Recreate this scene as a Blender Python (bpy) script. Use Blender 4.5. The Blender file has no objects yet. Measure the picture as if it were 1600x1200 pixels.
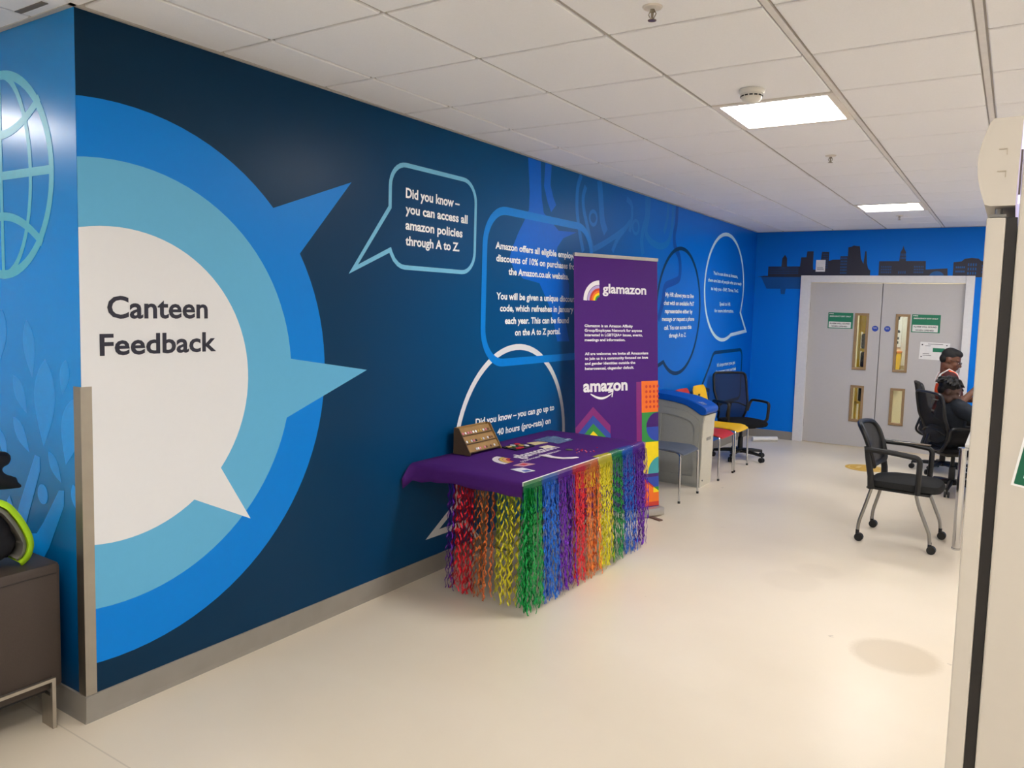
import bpy, bmesh, math, random
from mathutils import Vector, Matrix, Euler
PI = math.pi
random.seed(7)
SC = bpy.context.scene
COL = SC.collection

# ------------------------------------------------------------------ camera, world, exposure
def setup_camera():
    f, yaw, pitch, roll = 1208.5, 0.5755, -0.0823, 0.0270
    fw = Vector((-math.sin(yaw)*math.cos(pitch), math.cos(yaw)*math.cos(pitch), math.sin(pitch)))
    r = Vector((math.cos(yaw), math.sin(yaw), 0)); u = r.cross(fw)
    r2 = r*math.cos(roll)+u*math.sin(roll); u2 = u*math.cos(roll)-r*math.sin(roll)
    cd = bpy.data.cameras.new('camera'); cam = bpy.data.objects.new('camera', cd); COL.objects.link(cam)
    cd.sensor_fit = 'HORIZONTAL'; cd.sensor_width = 36; cd.lens = f*36/1600
    cd.shift_x = 2.54/1600; cd.shift_y = -24.8/1600
    cd.clip_start = 0.05; cd.clip_end = 60
    m = Matrix((r2, u2, -fw)).transposed().to_4x4(); m.translation = Vector((2.974, 0, 1.698))
    cam.matrix_world = m
    SC.camera = cam
setup_camera()
wd = bpy.data.worlds.new('world'); SC.world = wd; wd.use_nodes = True
wd.node_tree.nodes['Background'].inputs[0].default_value = (0.9, 0.93, 1, 1)
wd.node_tree.nodes['Background'].inputs[1].default_value = 0.3
SC.view_settings.view_transform = 'Standard'; SC.view_settings.look = 'None'
SC.view_settings.gamma = 1; SC.view_settings.use_curve_mapping = False
SC.view_settings.exposure = 0.0
LAMP = 38.0

# ------------------------------------------------------------------ materials
def lin(c):
    return tuple(((x/255/12.92) if x/255 <= .04045 else ((x/255+.055)/1.055)**2.4) for x in c)
def newmat(name):
    m = bpy.data.materials.new(name); m.use_nodes = True
    return m, m.node_tree.nodes, m.node_tree.links, m.node_tree.nodes['Principled BSDF']
_mats = {}
def M(name, c=None, rough=.5, metal=0, spec=.4, var=.06, scale=30, bump=0, coat=0, sheen=0):
    """plain procedural material: a fine noise varies the tone a little"""
    if name in _mats: return _mats[name]
    m, N, L, b = newmat(name)
    l = lin(c)
    tc = N.new('ShaderNodeTexCoord'); nz = N.new('ShaderNodeTexNoise'); nz.inputs['Scale'].default_value = scale
    L.new(tc.outputs['Object'], nz.inputs['Vector'])
    mx = N.new('ShaderNodeMix'); mx.data_type = 'RGBA'
    mx.inputs[6].default_value = (*[max(0, x*(1-var)) for x in l], 1); mx.inputs[7].default_value = (*[min(1, x*(1+var)) for x in l], 1)
    L.new(nz.outputs[0], mx.inputs[0]); L.new(mx.outputs[2], b.inputs['Base Color'])
    b.inputs['Roughness'].default_value = rough; b.inputs['Metallic'].default_value = metal
    b.inputs['Specular IOR Level'].default_value = spec; b.inputs['Coat Weight'].default_value = coat
    b.inputs['Sheen Weight'].default_value = sheen
    if bump:
        bp = N.new('ShaderNodeBump'); bp.inputs['Strength'].default_value = bump; bp.inputs['Distance'].default_value = .002
        L.new(nz.outputs[0], bp.inputs['Height']); L.new(bp.outputs[0], b.inputs['Normal'])
    _mats[name] = m
    return m
def MX(name, c, alpha, rough=.5):
    """open mesh or clear film: part of the light passes"""
    if name in _mats: return _mats[name]
    m, N, L, b = newmat(name)
    b.inputs['Base Color'].default_value = (*lin(c), 1); b.inputs['Roughness'].default_value = rough
    b.inputs['Specular IOR Level'].default_value = .3
    t = N.new('ShaderNodeBsdfTransparent'); mx = N.new('ShaderNodeMixShader'); mx.inputs[0].default_value = alpha
    L.new(t.outputs[0], mx.inputs[1]); L.new(b.outputs[0], mx.inputs[2])
    L.new(mx.outputs[0], N['Material Output'].inputs[0])
    _mats[name] = m
    return m
def glass(name, tint=(235, 240, 235)):
    if name in _mats: return _mats[name]
    m, N, L, b = newmat(name)
    g = N.new('ShaderNodeBsdfGlossy'); g.inputs['Roughness'].default_value = .03
    t = N.new('ShaderNodeBsdfTransparent'); t.inputs[0].default_value = (*lin(tint), 1)
    mx = N.new('ShaderNodeMixShader'); mx.inputs[0].default_value = .06
    L.new(t.outputs[0], mx.inputs[1]); L.new(g.outputs[0], mx.inputs[2]); L.new(mx.outputs[0], N['Material Output'].inputs[0])
    _mats[name] = m
    return m
def emit(name, c, s):
    m, N, L, b = newmat(name)
    b.inputs['Base Color'].default_value = (.8, .8, .8, 1)
    b.inputs['Emission Color'].default_value = (*c, 1); b.inputs['Emission Strength'].default_value = s
    return m
def ramp_mat(name, axis, stops, rough=.45, spec=.35, mapped=None):
    """printed colour blend along one object axis (metres)"""
    m, N, L, b = newmat(name)
    tc = N.new('ShaderNodeTexCoord'); sp = N.new('ShaderNodeSeparateXYZ'); L.new(tc.outputs['Object'], sp.inputs[0])
    a, z = stops[0][0], stops[-1][0]
    mr = N.new('ShaderNodeMapRange'); mr.inputs[1].default_value = a; mr.inputs[2].default_value = z
    L.new(sp.outputs[axis], mr.inputs[0])
    cr = N.new('ShaderNodeValToRGB'); e = cr.color_ramp.elements
    for i, (p, c) in enumerate(stops):
        el = e[i] if i < 2 else e.new((p-a)/(z-a))
        el.position = (p-a)/(z-a)
        el.color = (*lin(c), 1)
    L.new(mr.outputs[0], cr.inputs[0]); L.new(cr.outputs[0], b.inputs['Base Color'])
    b.inputs['Roughness'].default_value = rough; b.inputs['Specular IOR Level'].default_value = spec
    return m
def floor_mat():
    m, N, L, b = newmat('floor_resin')
    tc = N.new('ShaderNodeTexCoord')
    n1 = N.new('ShaderNodeTexNoise'); n1.inputs['Scale'].default_value = .9; n1.inputs['Detail'].default_value = 5
    n2 = N.new('ShaderNodeTexNoise'); n2.inputs['Scale'].default_value = 60; n2.inputs['Detail'].default_value = 3
    for n in (n1, n2): L.new(tc.outputs['Object'], n.inputs['Vector'])
    cr = N.new('ShaderNodeValToRGB'); cr.color_ramp.elements[0].position = .3; cr.color_ramp.elements[1].position = .7
    cr.color_ramp.elements[0].color = (*lin((220, 206, 184)), 1); cr.color_ramp.elements[1].color = (*lin((229, 216, 196)), 1)
    L.new(n1.outputs[0], cr.inputs[0])
    sp = N.new('ShaderNodeSeparateXYZ'); L.new(tc.outputs['Object'], sp.inputs[0])
    def math_(op, a, bb=None):
        q = N.new('ShaderNodeMath'); q.operation = op
        for i, v in enumerate((a, bb)):
            if v is None: continue
            if isinstance(v, (int, float)): q.inputs[i].default_value = v
            else: L.new(v, q.inputs[i])
        return q.outputs[0]
    last = cr.outputs[0]
    def over(mask, c):
        nonlocal last
        mx = N.new('ShaderNodeMix'); mx.data_type = 'RGBA'; mx.inputs[7].default_value = (*lin(c), 1)
        L.new(mask, mx.inputs[0]); L.new(last, mx.inputs[6]); last = mx.outputs[2]
    # round water stain
    for (cx, cy, r, k, c) in ((2.585, 4.2, .22, .55, (186, 168, 140)), (2.0, 5.3, .16, .12, (170, 155, 135)), (1.9, 5.0, .2, .1, (170, 155, 135))):
        vd = N.new('ShaderNodeVectorMath'); vd.operation = 'DISTANCE'; vd.inputs[1].default_value = (cx, cy, 0)
        L.new(tc.outputs['Object'], vd.inputs[0])
        mr = N.new('ShaderNodeMapRange'); mr.inputs[1].default_value = r+.02; mr.inputs[2].default_value = r-.03
        mr.inputs[3].default_value = 0; mr.inputs[4].default_value = k
        L.new(math_('ADD', vd.outputs['Value'], math_('MULTIPLY', n2.outputs[0], .03)), mr.inputs[0]); over(mr.outputs[0], c)
    # weld seam running out from the wall corner
    d = math_('ABSOLUTE', math_('SUBTRACT', sp.outputs[1], 1.50))
    seam = math_('MULTIPLY', math_('LESS_THAN', d, .003), .3); over(seam, (150, 135, 115))
    # specks and scuffs
    n3 = N.new('ShaderNodeTexNoise'); n3.inputs['Scale'].default_value = 9; n3.inputs['Detail'].default_value = 6
    L.new(tc.outputs['Object'], n3.inputs['Vector'])
    over(math_('MULTIPLY', math_('GREATER_THAN', n3.outputs[0], .74), .35), (140, 128, 112))
    L.new(last, b.inputs['Base Color'])
    mr = N.new('ShaderNodeMapRange'); mr.inputs[3].default_value = .26; mr.inputs[4].default_value = .42
    L.new(n1.outputs[0], mr.inputs[0]); L.new(mr.outputs[0], b.inputs['Roughness'])
    b.inputs['Specular IOR Level'].default_value = .35
    return m

# ------------------------------------------------------------------ mesh builder
class MB:
    def __init__(s): s.v, s.f, s.m, s.cur = [], [], [], 0
    def mat(s, i): s.cur = i; return s
    def add(s, vs, fs):
        o = len(s.v); s.v += [tuple(v) for v in vs]
        for f in fs: s.f.append(tuple(i+o for i in f)); s.m.append(s.cur)
        return s
    def box(s, x0, x1, y0, y1, z0, z1, bev=0, M4=None):
        bm = bmesh.new(); bmesh.ops.create_cube(bm, size=1)
        for v in bm.verts: v.co = Vector(((x0+x1)/2+v.co.x*(x1-x0), (y0+y1)/2+v.co.y*(y1-y0), (z0+z1)/2+v.co.z*(z1-z0)))
        if bev: bmesh.ops.bevel(bm, geom=bm.edges[:], offset=bev, segments=2, profile=.5, affect='EDGES')
        if M4: bmesh.ops.transform(bm, matrix=M4, verts=bm.verts)
        s._bm(bm); return s
    def _bm(s, bm):
        bm.verts.index_update()
        s.add([v.co for v in bm.verts], [[v.index for v in f.verts] for f in bm.faces]); bm.free()
    def ell(s, c, r, seg=16, rings=10, R=None):
        vs, fs = [], []
        c = Vector(c); r = (r, r, r) if isinstance(r, (int, float)) else r
        for i in range(rings+1):
            t = PI*i/rings
            for j in range(seg):
                p = 2*PI*j/seg
                q = Vector((r[0]*math.sin(t)*math.cos(p), r[1]*math.sin(t)*math.sin(p), r[2]*math.cos(t)))
                if R: q = R @ q
                vs.append(c+q)
        for i in range(rings):
            for j in range(seg):
                a, b2 = i*seg+j, i*seg+(j+1) % seg
                if i == 0: fs.append((a, a+seg, b2+seg))
                elif i == rings-1: fs.append((a, a+seg, b2))
                else: fs.append((a, a+seg, b2+seg, b2))
        return s.add(vs, fs)
    def tube(s, pts, rad, seg=10, cap=True, flat=1, closed=False):
        pts = [Vector(p) for p in pts]; n = len(pts)
        rad = rad if isinstance(rad, (list, tuple)) else [rad]*n
        vs, fs = [], []; prev = None
        for i, p in enumerate(pts):
            if closed: t = pts[(i+1) % n]-pts[i-1]
            else: t = pts[min(i+1, n-1)]-pts[max(i-1, 0)]
            t.normalize()
            if prev is None:
                a = Vector((0, 0, 1)) if abs(t.z) < .9 else Vector((1, 0, 0))
                nx = t.cross(a).normalized()
            else: nx = (prev-t*prev.dot(t)).normalized()
            prev = nx; ny = t.cross(nx)
            for j in range(seg):
                an = 2*PI*j/seg
                vs.append(p+(nx*math.cos(an)+ny*math.sin(an)*flat)*rad[i])
        for i in range(n if closed else n-1):
            for j in range(seg):
                a, b2 = i*seg+j, i*seg+(j+1) % seg
                k = ((i+1) % n)*seg
                fs.append((a, b2, k+(j+1) % seg, k+j))
        if cap and not closed:
            fs.append(tuple(range(seg))[::-1]); fs.append(tuple((n-1)*seg+j for j in range(seg)))
        return s.add(vs, fs)
    def cap(s, a, ra, b, rb, seg=14):
        a, b = Vector(a), Vector(b); s.ell(a, ra, seg, 8); s.ell(b, rb, seg, 8); return s.tube([a, b], [ra, rb], seg)
    def lathe(s, prof, c=(0, 0, 0), seg=24, axis='z'):
        vs, fs = [], []; n = len(prof)
        for (r, z) in prof:
            for j in range(seg):
                a = 2*PI*j/seg; x, y = r*math.cos(a), r*math.sin(a)
                q = (x, y, z) if axis == 'z' else ((z, x, y) if axis == 'x' else (y, z, x))
                vs.append((q[0]+c[0], q[1]+c[1], q[2]+c[2]))
        for i in range(n-1):
            for j in range(seg):
                fs.append((i*seg+j, i*seg+(j+1) % seg, (i+1)*seg+(j+1) % seg, (i+1)*seg+j))
        fs.append(tuple(range(seg))[::-1]); fs.append(tuple((n-1)*seg+j for j in range(seg)))
        return s.add(vs, fs)
    def prism(s, poly, a, b, fn):
        """extrude 2D outline between a and b; fn(u,v,w)->xyz"""
        n = len(poly)
        vs = [fn(u, v, a) for u, v in poly]+[fn(u, v, b) for u, v in poly]
        fs = [tuple(range(n))[::-1], tuple(range(n, 2*n))]+[(i, (i+1) % n, n+(i+1) % n, n+i) for i in range(n)]
        return s.add(vs, fs)
    def flat(s, poly, fn):
        """flat printed shape (may be concave); fn(u,v)->xyz"""
        bm = bmesh.new()
        vs = [bm.verts.new((u, v, 0)) for u, v in poly]
        f = bm.faces.new(vs); bmesh.ops.triangulate(bm, faces=[f]); bm.verts.index_update()
        s.add([fn(v.co.x, v.co.y) for v in bm.verts], [[v.index for v in q.verts] for q in bm.faces]); bm.free()
        return s
    def stroke(s, pts, w, fn, closed=False):
        n = len(pts); P = [Vector(p) for p in pts]; l, r = [], []
        ws = w if isinstance(w, (list, tuple)) else [w]*n
        for i in range(n):
            a = P[i-1] if (i or closed) else None; b = P[(i+1) % n] if (i < n-1 or closed) else None
            d1 = (P[i]-a).normalized() if a is not None else None; d2 = (b-P[i]).normalized() if b is not None else None
            d1 = d1 or d2; d2 = d2 or d1
            n1 = Vector((-d1.y, d1.x)); n2 = Vector((-d2.y, d2.x)); mm = (n1+n2)
            mm = mm.normalized() if mm.length > 1e-6 else n1
            k = ws[i]/2/max(.3, mm.dot(n1))
            l.append(P[i]+mm*k); r.append(P[i]-mm*k)
        vs = [fn(p.x, p.y) for p in l]+[fn(p.x, p.y) for p in r]
        fs = [(i, (i+1) % n, n+(i+1) % n, n+i) for i in range(n if closed else n-1)]
        return s.add(vs, fs)
    def mesh(s, name):
        me = bpy.data.meshes.new(name); me.from_pydata(s.v, [], s.f); me.update()
        me.polygons.foreach_set('material_index', s.m); return me
    def build(s, name, mats, parent=None, smooth=True, fix=True, sharp=35):
        me = s.mesh(name)
        if fix:
            bm = bmesh.new(); bm.from_mesh(me); bmesh.ops.recalc_face_normals(bm, faces=bm.faces); bm.to_mesh(me); bm.free()
        for m in (mats if isinstance(mats, (list, tuple)) else [mats]): me.materials.append(m)
        if smooth:
            me.polygons.foreach_set('use_smooth', [True]*len(me.polygons)); me.set_sharp_from_angle(angle=math.radians(sharp))
        o = bpy.data.objects.new(name, me); COL.objects.link(o)
        if parent: o.parent = parent
        return o
def remesh(mb, voxel, name, mat, parent, sm=2):
    """one continuous surface grown over the overlapping shapes"""
    o = mb.build(name, mat, None, smooth=False, fix=False)
    md = o.modifiers.new('r', 'REMESH'); md.mode = 'VOXEL'; md.voxel_size = voxel; md.use_smooth_shade = True
    if sm:
        s2 = o.modifiers.new('s', 'SMOOTH'); s2.factor = .5; s2.iterations = sm
    dg = bpy.context.evaluated_depsgraph_get()
    me = bpy.data.meshes.new_from_object(o.evaluated_get(dg)); old = o.data
    o.modifiers.clear(); o.data = me; bpy.data.meshes.remove(old); me.name = name
    me.materials.clear(); me.materials.append(mat)
    me.polygons.foreach_set('use_smooth', [True]*len(me.polygons))
    if parent: o.parent = parent
    return o
def tag(o, label, cat, group=None, kind=None):
    o['label'] = label
    if cat: o['category'] = cat
    if group: o['group'] = group
    if kind: o['kind'] = kind
    return o
def thing(name, label, cat, loc=(0, 0, 0), rz=0, group=None):
    o = bpy.data.objects.new(name, None); COL.objects.link(o); o.empty_display_size = .1
    o.location = loc; o.rotation_euler = (0, 0, rz)
    return tag(o, label, cat, group)
def struct(o, label=None):
    o['kind'] = 'structure'
    if label: o['label'] = label
    return o
def copy_tree(o, parent=None):
    c = o.copy(); COL.objects.link(c)
    if parent: c.parent = parent
    for ch in list(o.children): copy_tree(ch, c)
    return c
def fillet(pts, r, n=5, closed=False):
    P = [Vector(p) for p in pts]; out = []; N = len(P)
    for i in range(N):
        if not closed and i in (0, N-1): out.append(P[i]); continue
        a, p, b = P[i-1], P[i], P[(i+1) % N]
        ri = r[i] if isinstance(r, (list, tuple)) else r
        if ri <= 0: out.append(p); continue
        d1, d2 = (a-p), (b-p); l = min(ri, d1.length*.48, d2.length*.48)
        s, e = p+d1.normalized()*l, p+d2.normalized()*l
        for k in range(n+1):
            t = k/n; out.append(s*(1-t)**2+p*2*t*(1-t)+e*t*t)
    return out
_cap = {}
def glyphs(txt, off):
    cu = bpy.data.curves.new('t', 'FONT'); cu.body = txt; cu.size = 1; cu.offset = off; cu.resolution_u = 3; cu.fill_mode = 'FRONT'
    o = bpy.data.objects.new('t', cu); COL.objects.link(o)
    dg = bpy.context.evaluated_depsgraph_get(); dg.update()
    me = bpy.data.meshes.new_from_object(o.evaluated_get(dg))
    vs = [v.co.copy() for v in me.vertices]; fs = [tuple(p.vertices) for p in me.polygons]
    bpy.data.objects.remove(o); bpy.data.curves.remove(cu); bpy.data.meshes.remove(me)
    return vs, fs
def text(mb, txt, u0, u1, zb, cap, fn, off=.018):
    """set one line of lettering between u0 and u1 on baseline zb"""
    if off not in _cap: _cap[off] = max(v.y for v in glyphs('H', off)[0])
    vs, fs = glyphs(txt, off); x0 = min(v.x for v in vs); x1 = max(v.x for v in vs)
    k = cap/_cap[off]
    mb.add([fn(u0+(v.x-x0)/(x1-x0)*(u1-u0), zb+v.y*k) for v in vs], fs)
def circle(cx, cy, r, n=64, a0=0, a1=2*PI, ry=None):
    ry = ry or r; full = abs(a1-a0-2*PI) < 1e-6
    return [(cx+r*math.cos(a0+(a1-a0)*i/(n if full else n-1)), cy+ry*math.sin(a0+(a1-a0)*i/(n if full else n-1))) for i in range(n)]
def rrect(x0, x1, y0, y1, r, n=6):
    out = []
    for cx, cy, a in ((x1-r, y1-r, 0), (x0+r, y1-r, PI/2), (x0+r, y0+r, PI), (x1-r, y0+r, 1.5*PI)):
        out += [(cx+r*math.cos(a+PI/2*i/n), cy+r*math.sin(a+PI/2*i/n)) for i in range(n+1)]
    return out

# shared materials
white_plastic = M('white_plastic', (225, 222, 215), .4)
black_plastic = M('black_plastic', (24, 24, 26), .42, var=.1)
black_fabric = M('black_fabric', (22, 22, 24), .9, spec=.15, var=.25, scale=300, bump=.3)
chrome = M('chrome', (205, 205, 205), .16, 1, var=.03)
steel = M('brushed_steel', (170, 163, 152), .38, 1, var=.08, scale=14)
grey_metal = M('grey_metal', (150, 148, 145), .32, 1)
vinyl_white = M('vinyl_white', (233, 230, 226), .45)
dark_line = M('dark_gap', (60, 45, 35), .8)
paper = M('paper_white', (230, 228, 226), .7)

H, YC, YB = 2.7476, 1.5716, 10.5776

# ------------------------------------------------------------------ the setting
def shell():
    mb = MB().box(-4.6, 6.6, -3.6, 13.4, -.1, 0); f = mb.build('floor', floor_mat(), smooth=False); struct(f)
    # walls: the long mural wall and its return are one solid block of building
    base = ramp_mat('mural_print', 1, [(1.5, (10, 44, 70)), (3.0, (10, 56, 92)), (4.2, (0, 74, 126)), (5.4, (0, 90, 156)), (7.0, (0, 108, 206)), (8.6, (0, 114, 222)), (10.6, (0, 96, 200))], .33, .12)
    wl = MB().box(-.12, 0, YC+.001, YB, 0, H+.3).build('wall_left', base, smooth=False); struct(wl)
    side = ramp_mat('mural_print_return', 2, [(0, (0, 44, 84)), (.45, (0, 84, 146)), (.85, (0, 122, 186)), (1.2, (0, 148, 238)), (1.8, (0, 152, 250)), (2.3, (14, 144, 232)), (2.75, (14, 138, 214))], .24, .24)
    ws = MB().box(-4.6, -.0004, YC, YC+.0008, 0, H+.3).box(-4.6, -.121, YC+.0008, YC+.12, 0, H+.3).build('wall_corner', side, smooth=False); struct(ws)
    bw = ramp_mat('blue_paint', 2, [(0, (0, 122, 226)), (1.5, (0, 120, 224)), (2.75, (0, 112, 212))], .5, .16)
    x0, x1, zd = .70, 2.485, 2.10
    mb = MB().box(-.12, x0, YB, YB+.14, 0, H+.3).box(x1, 6.6, YB, YB+.14, 0, H+.3).box(x0, x1, YB, YB+.14, zd, H+.3)
    struct(mb.build('wall_back', bw, smooth=False))
    pw = M('pale_wall', (238, 236, 230), .6)
    struct(MB().box(6.5, 6.6, -3.6, 13.4, 0, H+.3).build('wall_right', pw, smooth=False))
    struct(MB().box(-4.6, 6.6, -3.6, -3.5, 0, H+.3).build('wall_near', pw, smooth=False))
    struct(MB().box(-4.6, -4.5, -3.5, YC, 0, H+.3).build('wall_far_left', pw, smooth=False))
    cream = M('cream_wall', (240, 226, 190), .6)
    struct(MB().box(-1.5, 4.5, 13.3, 13.4, 0, H+.3).box(-1.5, -1.4, 10.72, 13.3, 0, H+.3).box(4.4, 4.5, 10.72, 13.3, 0, H+.3).build('wall_beyond_door', cream, smooth=False))
    # baseboards
    bm_ = M('skirting_grey', (142, 136, 128), .5, var=.12, scale=8)
    prof = [(0, 0), (.012, 0), (.009, .02), (.007, .106), (0, .108)]
    struct(MB().prism(prof, YC-.008, YB, lambda u, v, w: (u, w, v)).build('baseboard_left', bm_, smooth=False))
    struct(MB().prism(prof, -4.5, .012, lambda u, v, w: (w, YC-u, v)).build('baseboard_corner', bm_, smooth=False))
    struct(MB().prism(prof, .012, .60, lambda u, v, w: (w, YB-u, v)).prism(prof, 2.56, 6.5, lambda u, v, w: (w, YB-u, v)).build('baseboard_back', bm_, smooth=False))
    # ceiling: tegular tiles in a lay-in grid
    cm = M('ceiling_tile', (243, 243, 246), .8, spec=.15, var=.03, scale=160)
    gm = M('ceiling_grid', (172, 166, 160), .55, var=.03)  # bars greyed to paint in the shade of the tile gaps
    DX, DY, X0, Y0 = .6145, .6, .3408, 2.1923
    mb = MB().mat(1).box(-4.6, 6.6, -3.6, 13.4, H+.010, H+.1).mat(0)
    mb.mat(2)
    for i in (3, 4): mb.box(X0+i*DX-.012, X0+i*DX+.012, -3.5, YB-.022, H+.001, H+.009)
    mb.mat(0)
    holes = set()
    for (i, j) in LIGHTS: holes.add((i, j))
    for i in range(-8, 11):
        for j in range(-10, 19):
            xa, xb, ya, yb = X0+i*DX, X0+(i+1)*DX, Y0+j*DY, Y0+(j+1)*DY
            ga = .020 if i in (3, 4) else .010; gb = .020 if i+1 in (3, 4) else .010
            xa, xb, ya, yb = xa+ga, xb-gb, ya+.009, yb-.009
            if (i, j) in holes: continue
            if xa < 0 and yb > YC:
                if xb <= 0.03: 
                    if ya < YC-.03: yb = min(yb, YC-.012)
                    else: continue
                elif ya >= YC-.05: xa = max(xa, .022)
            xa = max(xa, -4.5); xb = min(xb, 6.5); yb = min(yb, YB-.022) if ya < YB else yb; ya = max(ya, -3.5)
            if xb-xa < .03 or yb-ya < .03: continue
            zt, zb, e = H+.012, H, .004
            mb.add([(xa, ya, zt), (xb, ya, zt), (xb, yb, zt), (xa, yb, zt), (xa, ya, zb+e), (xb, ya, zb+e), (xb, yb, zb+e), (xa, yb, zb+e),
                    (xa+e, ya+e, zb), (xb-e, ya+e, zb), (xb-e, yb-e, zb), (xa+e, yb-e, zb)],
                   [(0, 1, 5, 4), (1, 2, 6, 5), (2, 3, 7, 6), (3, 0, 4, 7), (4, 5, 9, 8), (5, 6, 10, 9), (6, 7, 11, 10), (7, 4, 8, 11), (8, 9, 10, 11)])
    struct(mb.build('ceiling', [cm, gm, M('grid_white', (226, 222, 218), .5)], smooth=False))
    tm = M('edge_trim', (188, 184, 178), .45)
    struct(MB().box(.001, .020, YC-.022, YB-.001, H-.004, H+.009).box(-4.5, .020, YC-.022, YC-.001, H-.004, H+.009).build('trim_1', tm, smooth=False), 'thin metal edge angle where ceiling meets the mural wall')
    struct(MB().box(.021, 6.5, YB-.020, YB-.001, H-.004, H+.009).build('trim_2', tm, smooth=False), 'thin metal edge angle where ceiling meets the back wall')
    # steel guard on the outer corner
    g = .003
    poly = [(-.047, YC-.001), (-.047, YC-g-.001), (g+.001, YC-g-.001), (g+.001, YC+.040), (.001, YC+.040), (.001, YC-.001)]
    struct(MB().prism(poly, .109, 1.338, lambda u, v, w: (u, v, w)).build('trim_3', steel, smooth=False), 'brushed steel guard on the wall corner beside the bench')
    return wl, ws

DXc, DYc = .6145, .6
LIGHTS = [(2, 3), (2, 10), (2, -4), (5, 3), (5, 10), (5, -4), (8, 3), (8, 10), (8, -4), (-5, -3), (-2, -8)]  # right-hand columns are unseen panels added to brighten the far end
LABELS = {(2, 3): 'square ceiling light panel right behind the smoke detector', (2, 10): 'far square ceiling light panel above the double doors end',
          }
WALL, RETURN = shell()

def ceiling_lights():
    dm = emit('lit_diffuser', (1.0, .985, .96), LAMP)
    fm = M('light_frame', (235, 228, 218), .4)
    for (i, j) in LIGHTS:
        x, y = .3408+(i+.5)*DXc, 2.1923+(j+.5)*DYc
        t = thing('ceiling_light', LABELS.get((i, j), 'unseen square ceiling light panel, lit warm white'), 'ceiling light', (x, y, H), 0, 'recessed square ceiling lights')
        a, b = .296, .262
        fr = MB()
        for (x0, x1, y0, y1) in ((-a, a, -a, -b), (-a, a, b, a), (-a, -b, -b, b), (b, a, -b, b)): fr.box(x0, x1, y0, y1, -.004, .008)
        fr.build('frame', fm, t, smooth=False)
        MB().box(-b, b, -b, b, .000, .008).build('diffuser', dm, t, smooth=False)
ceiling_lights()

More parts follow.
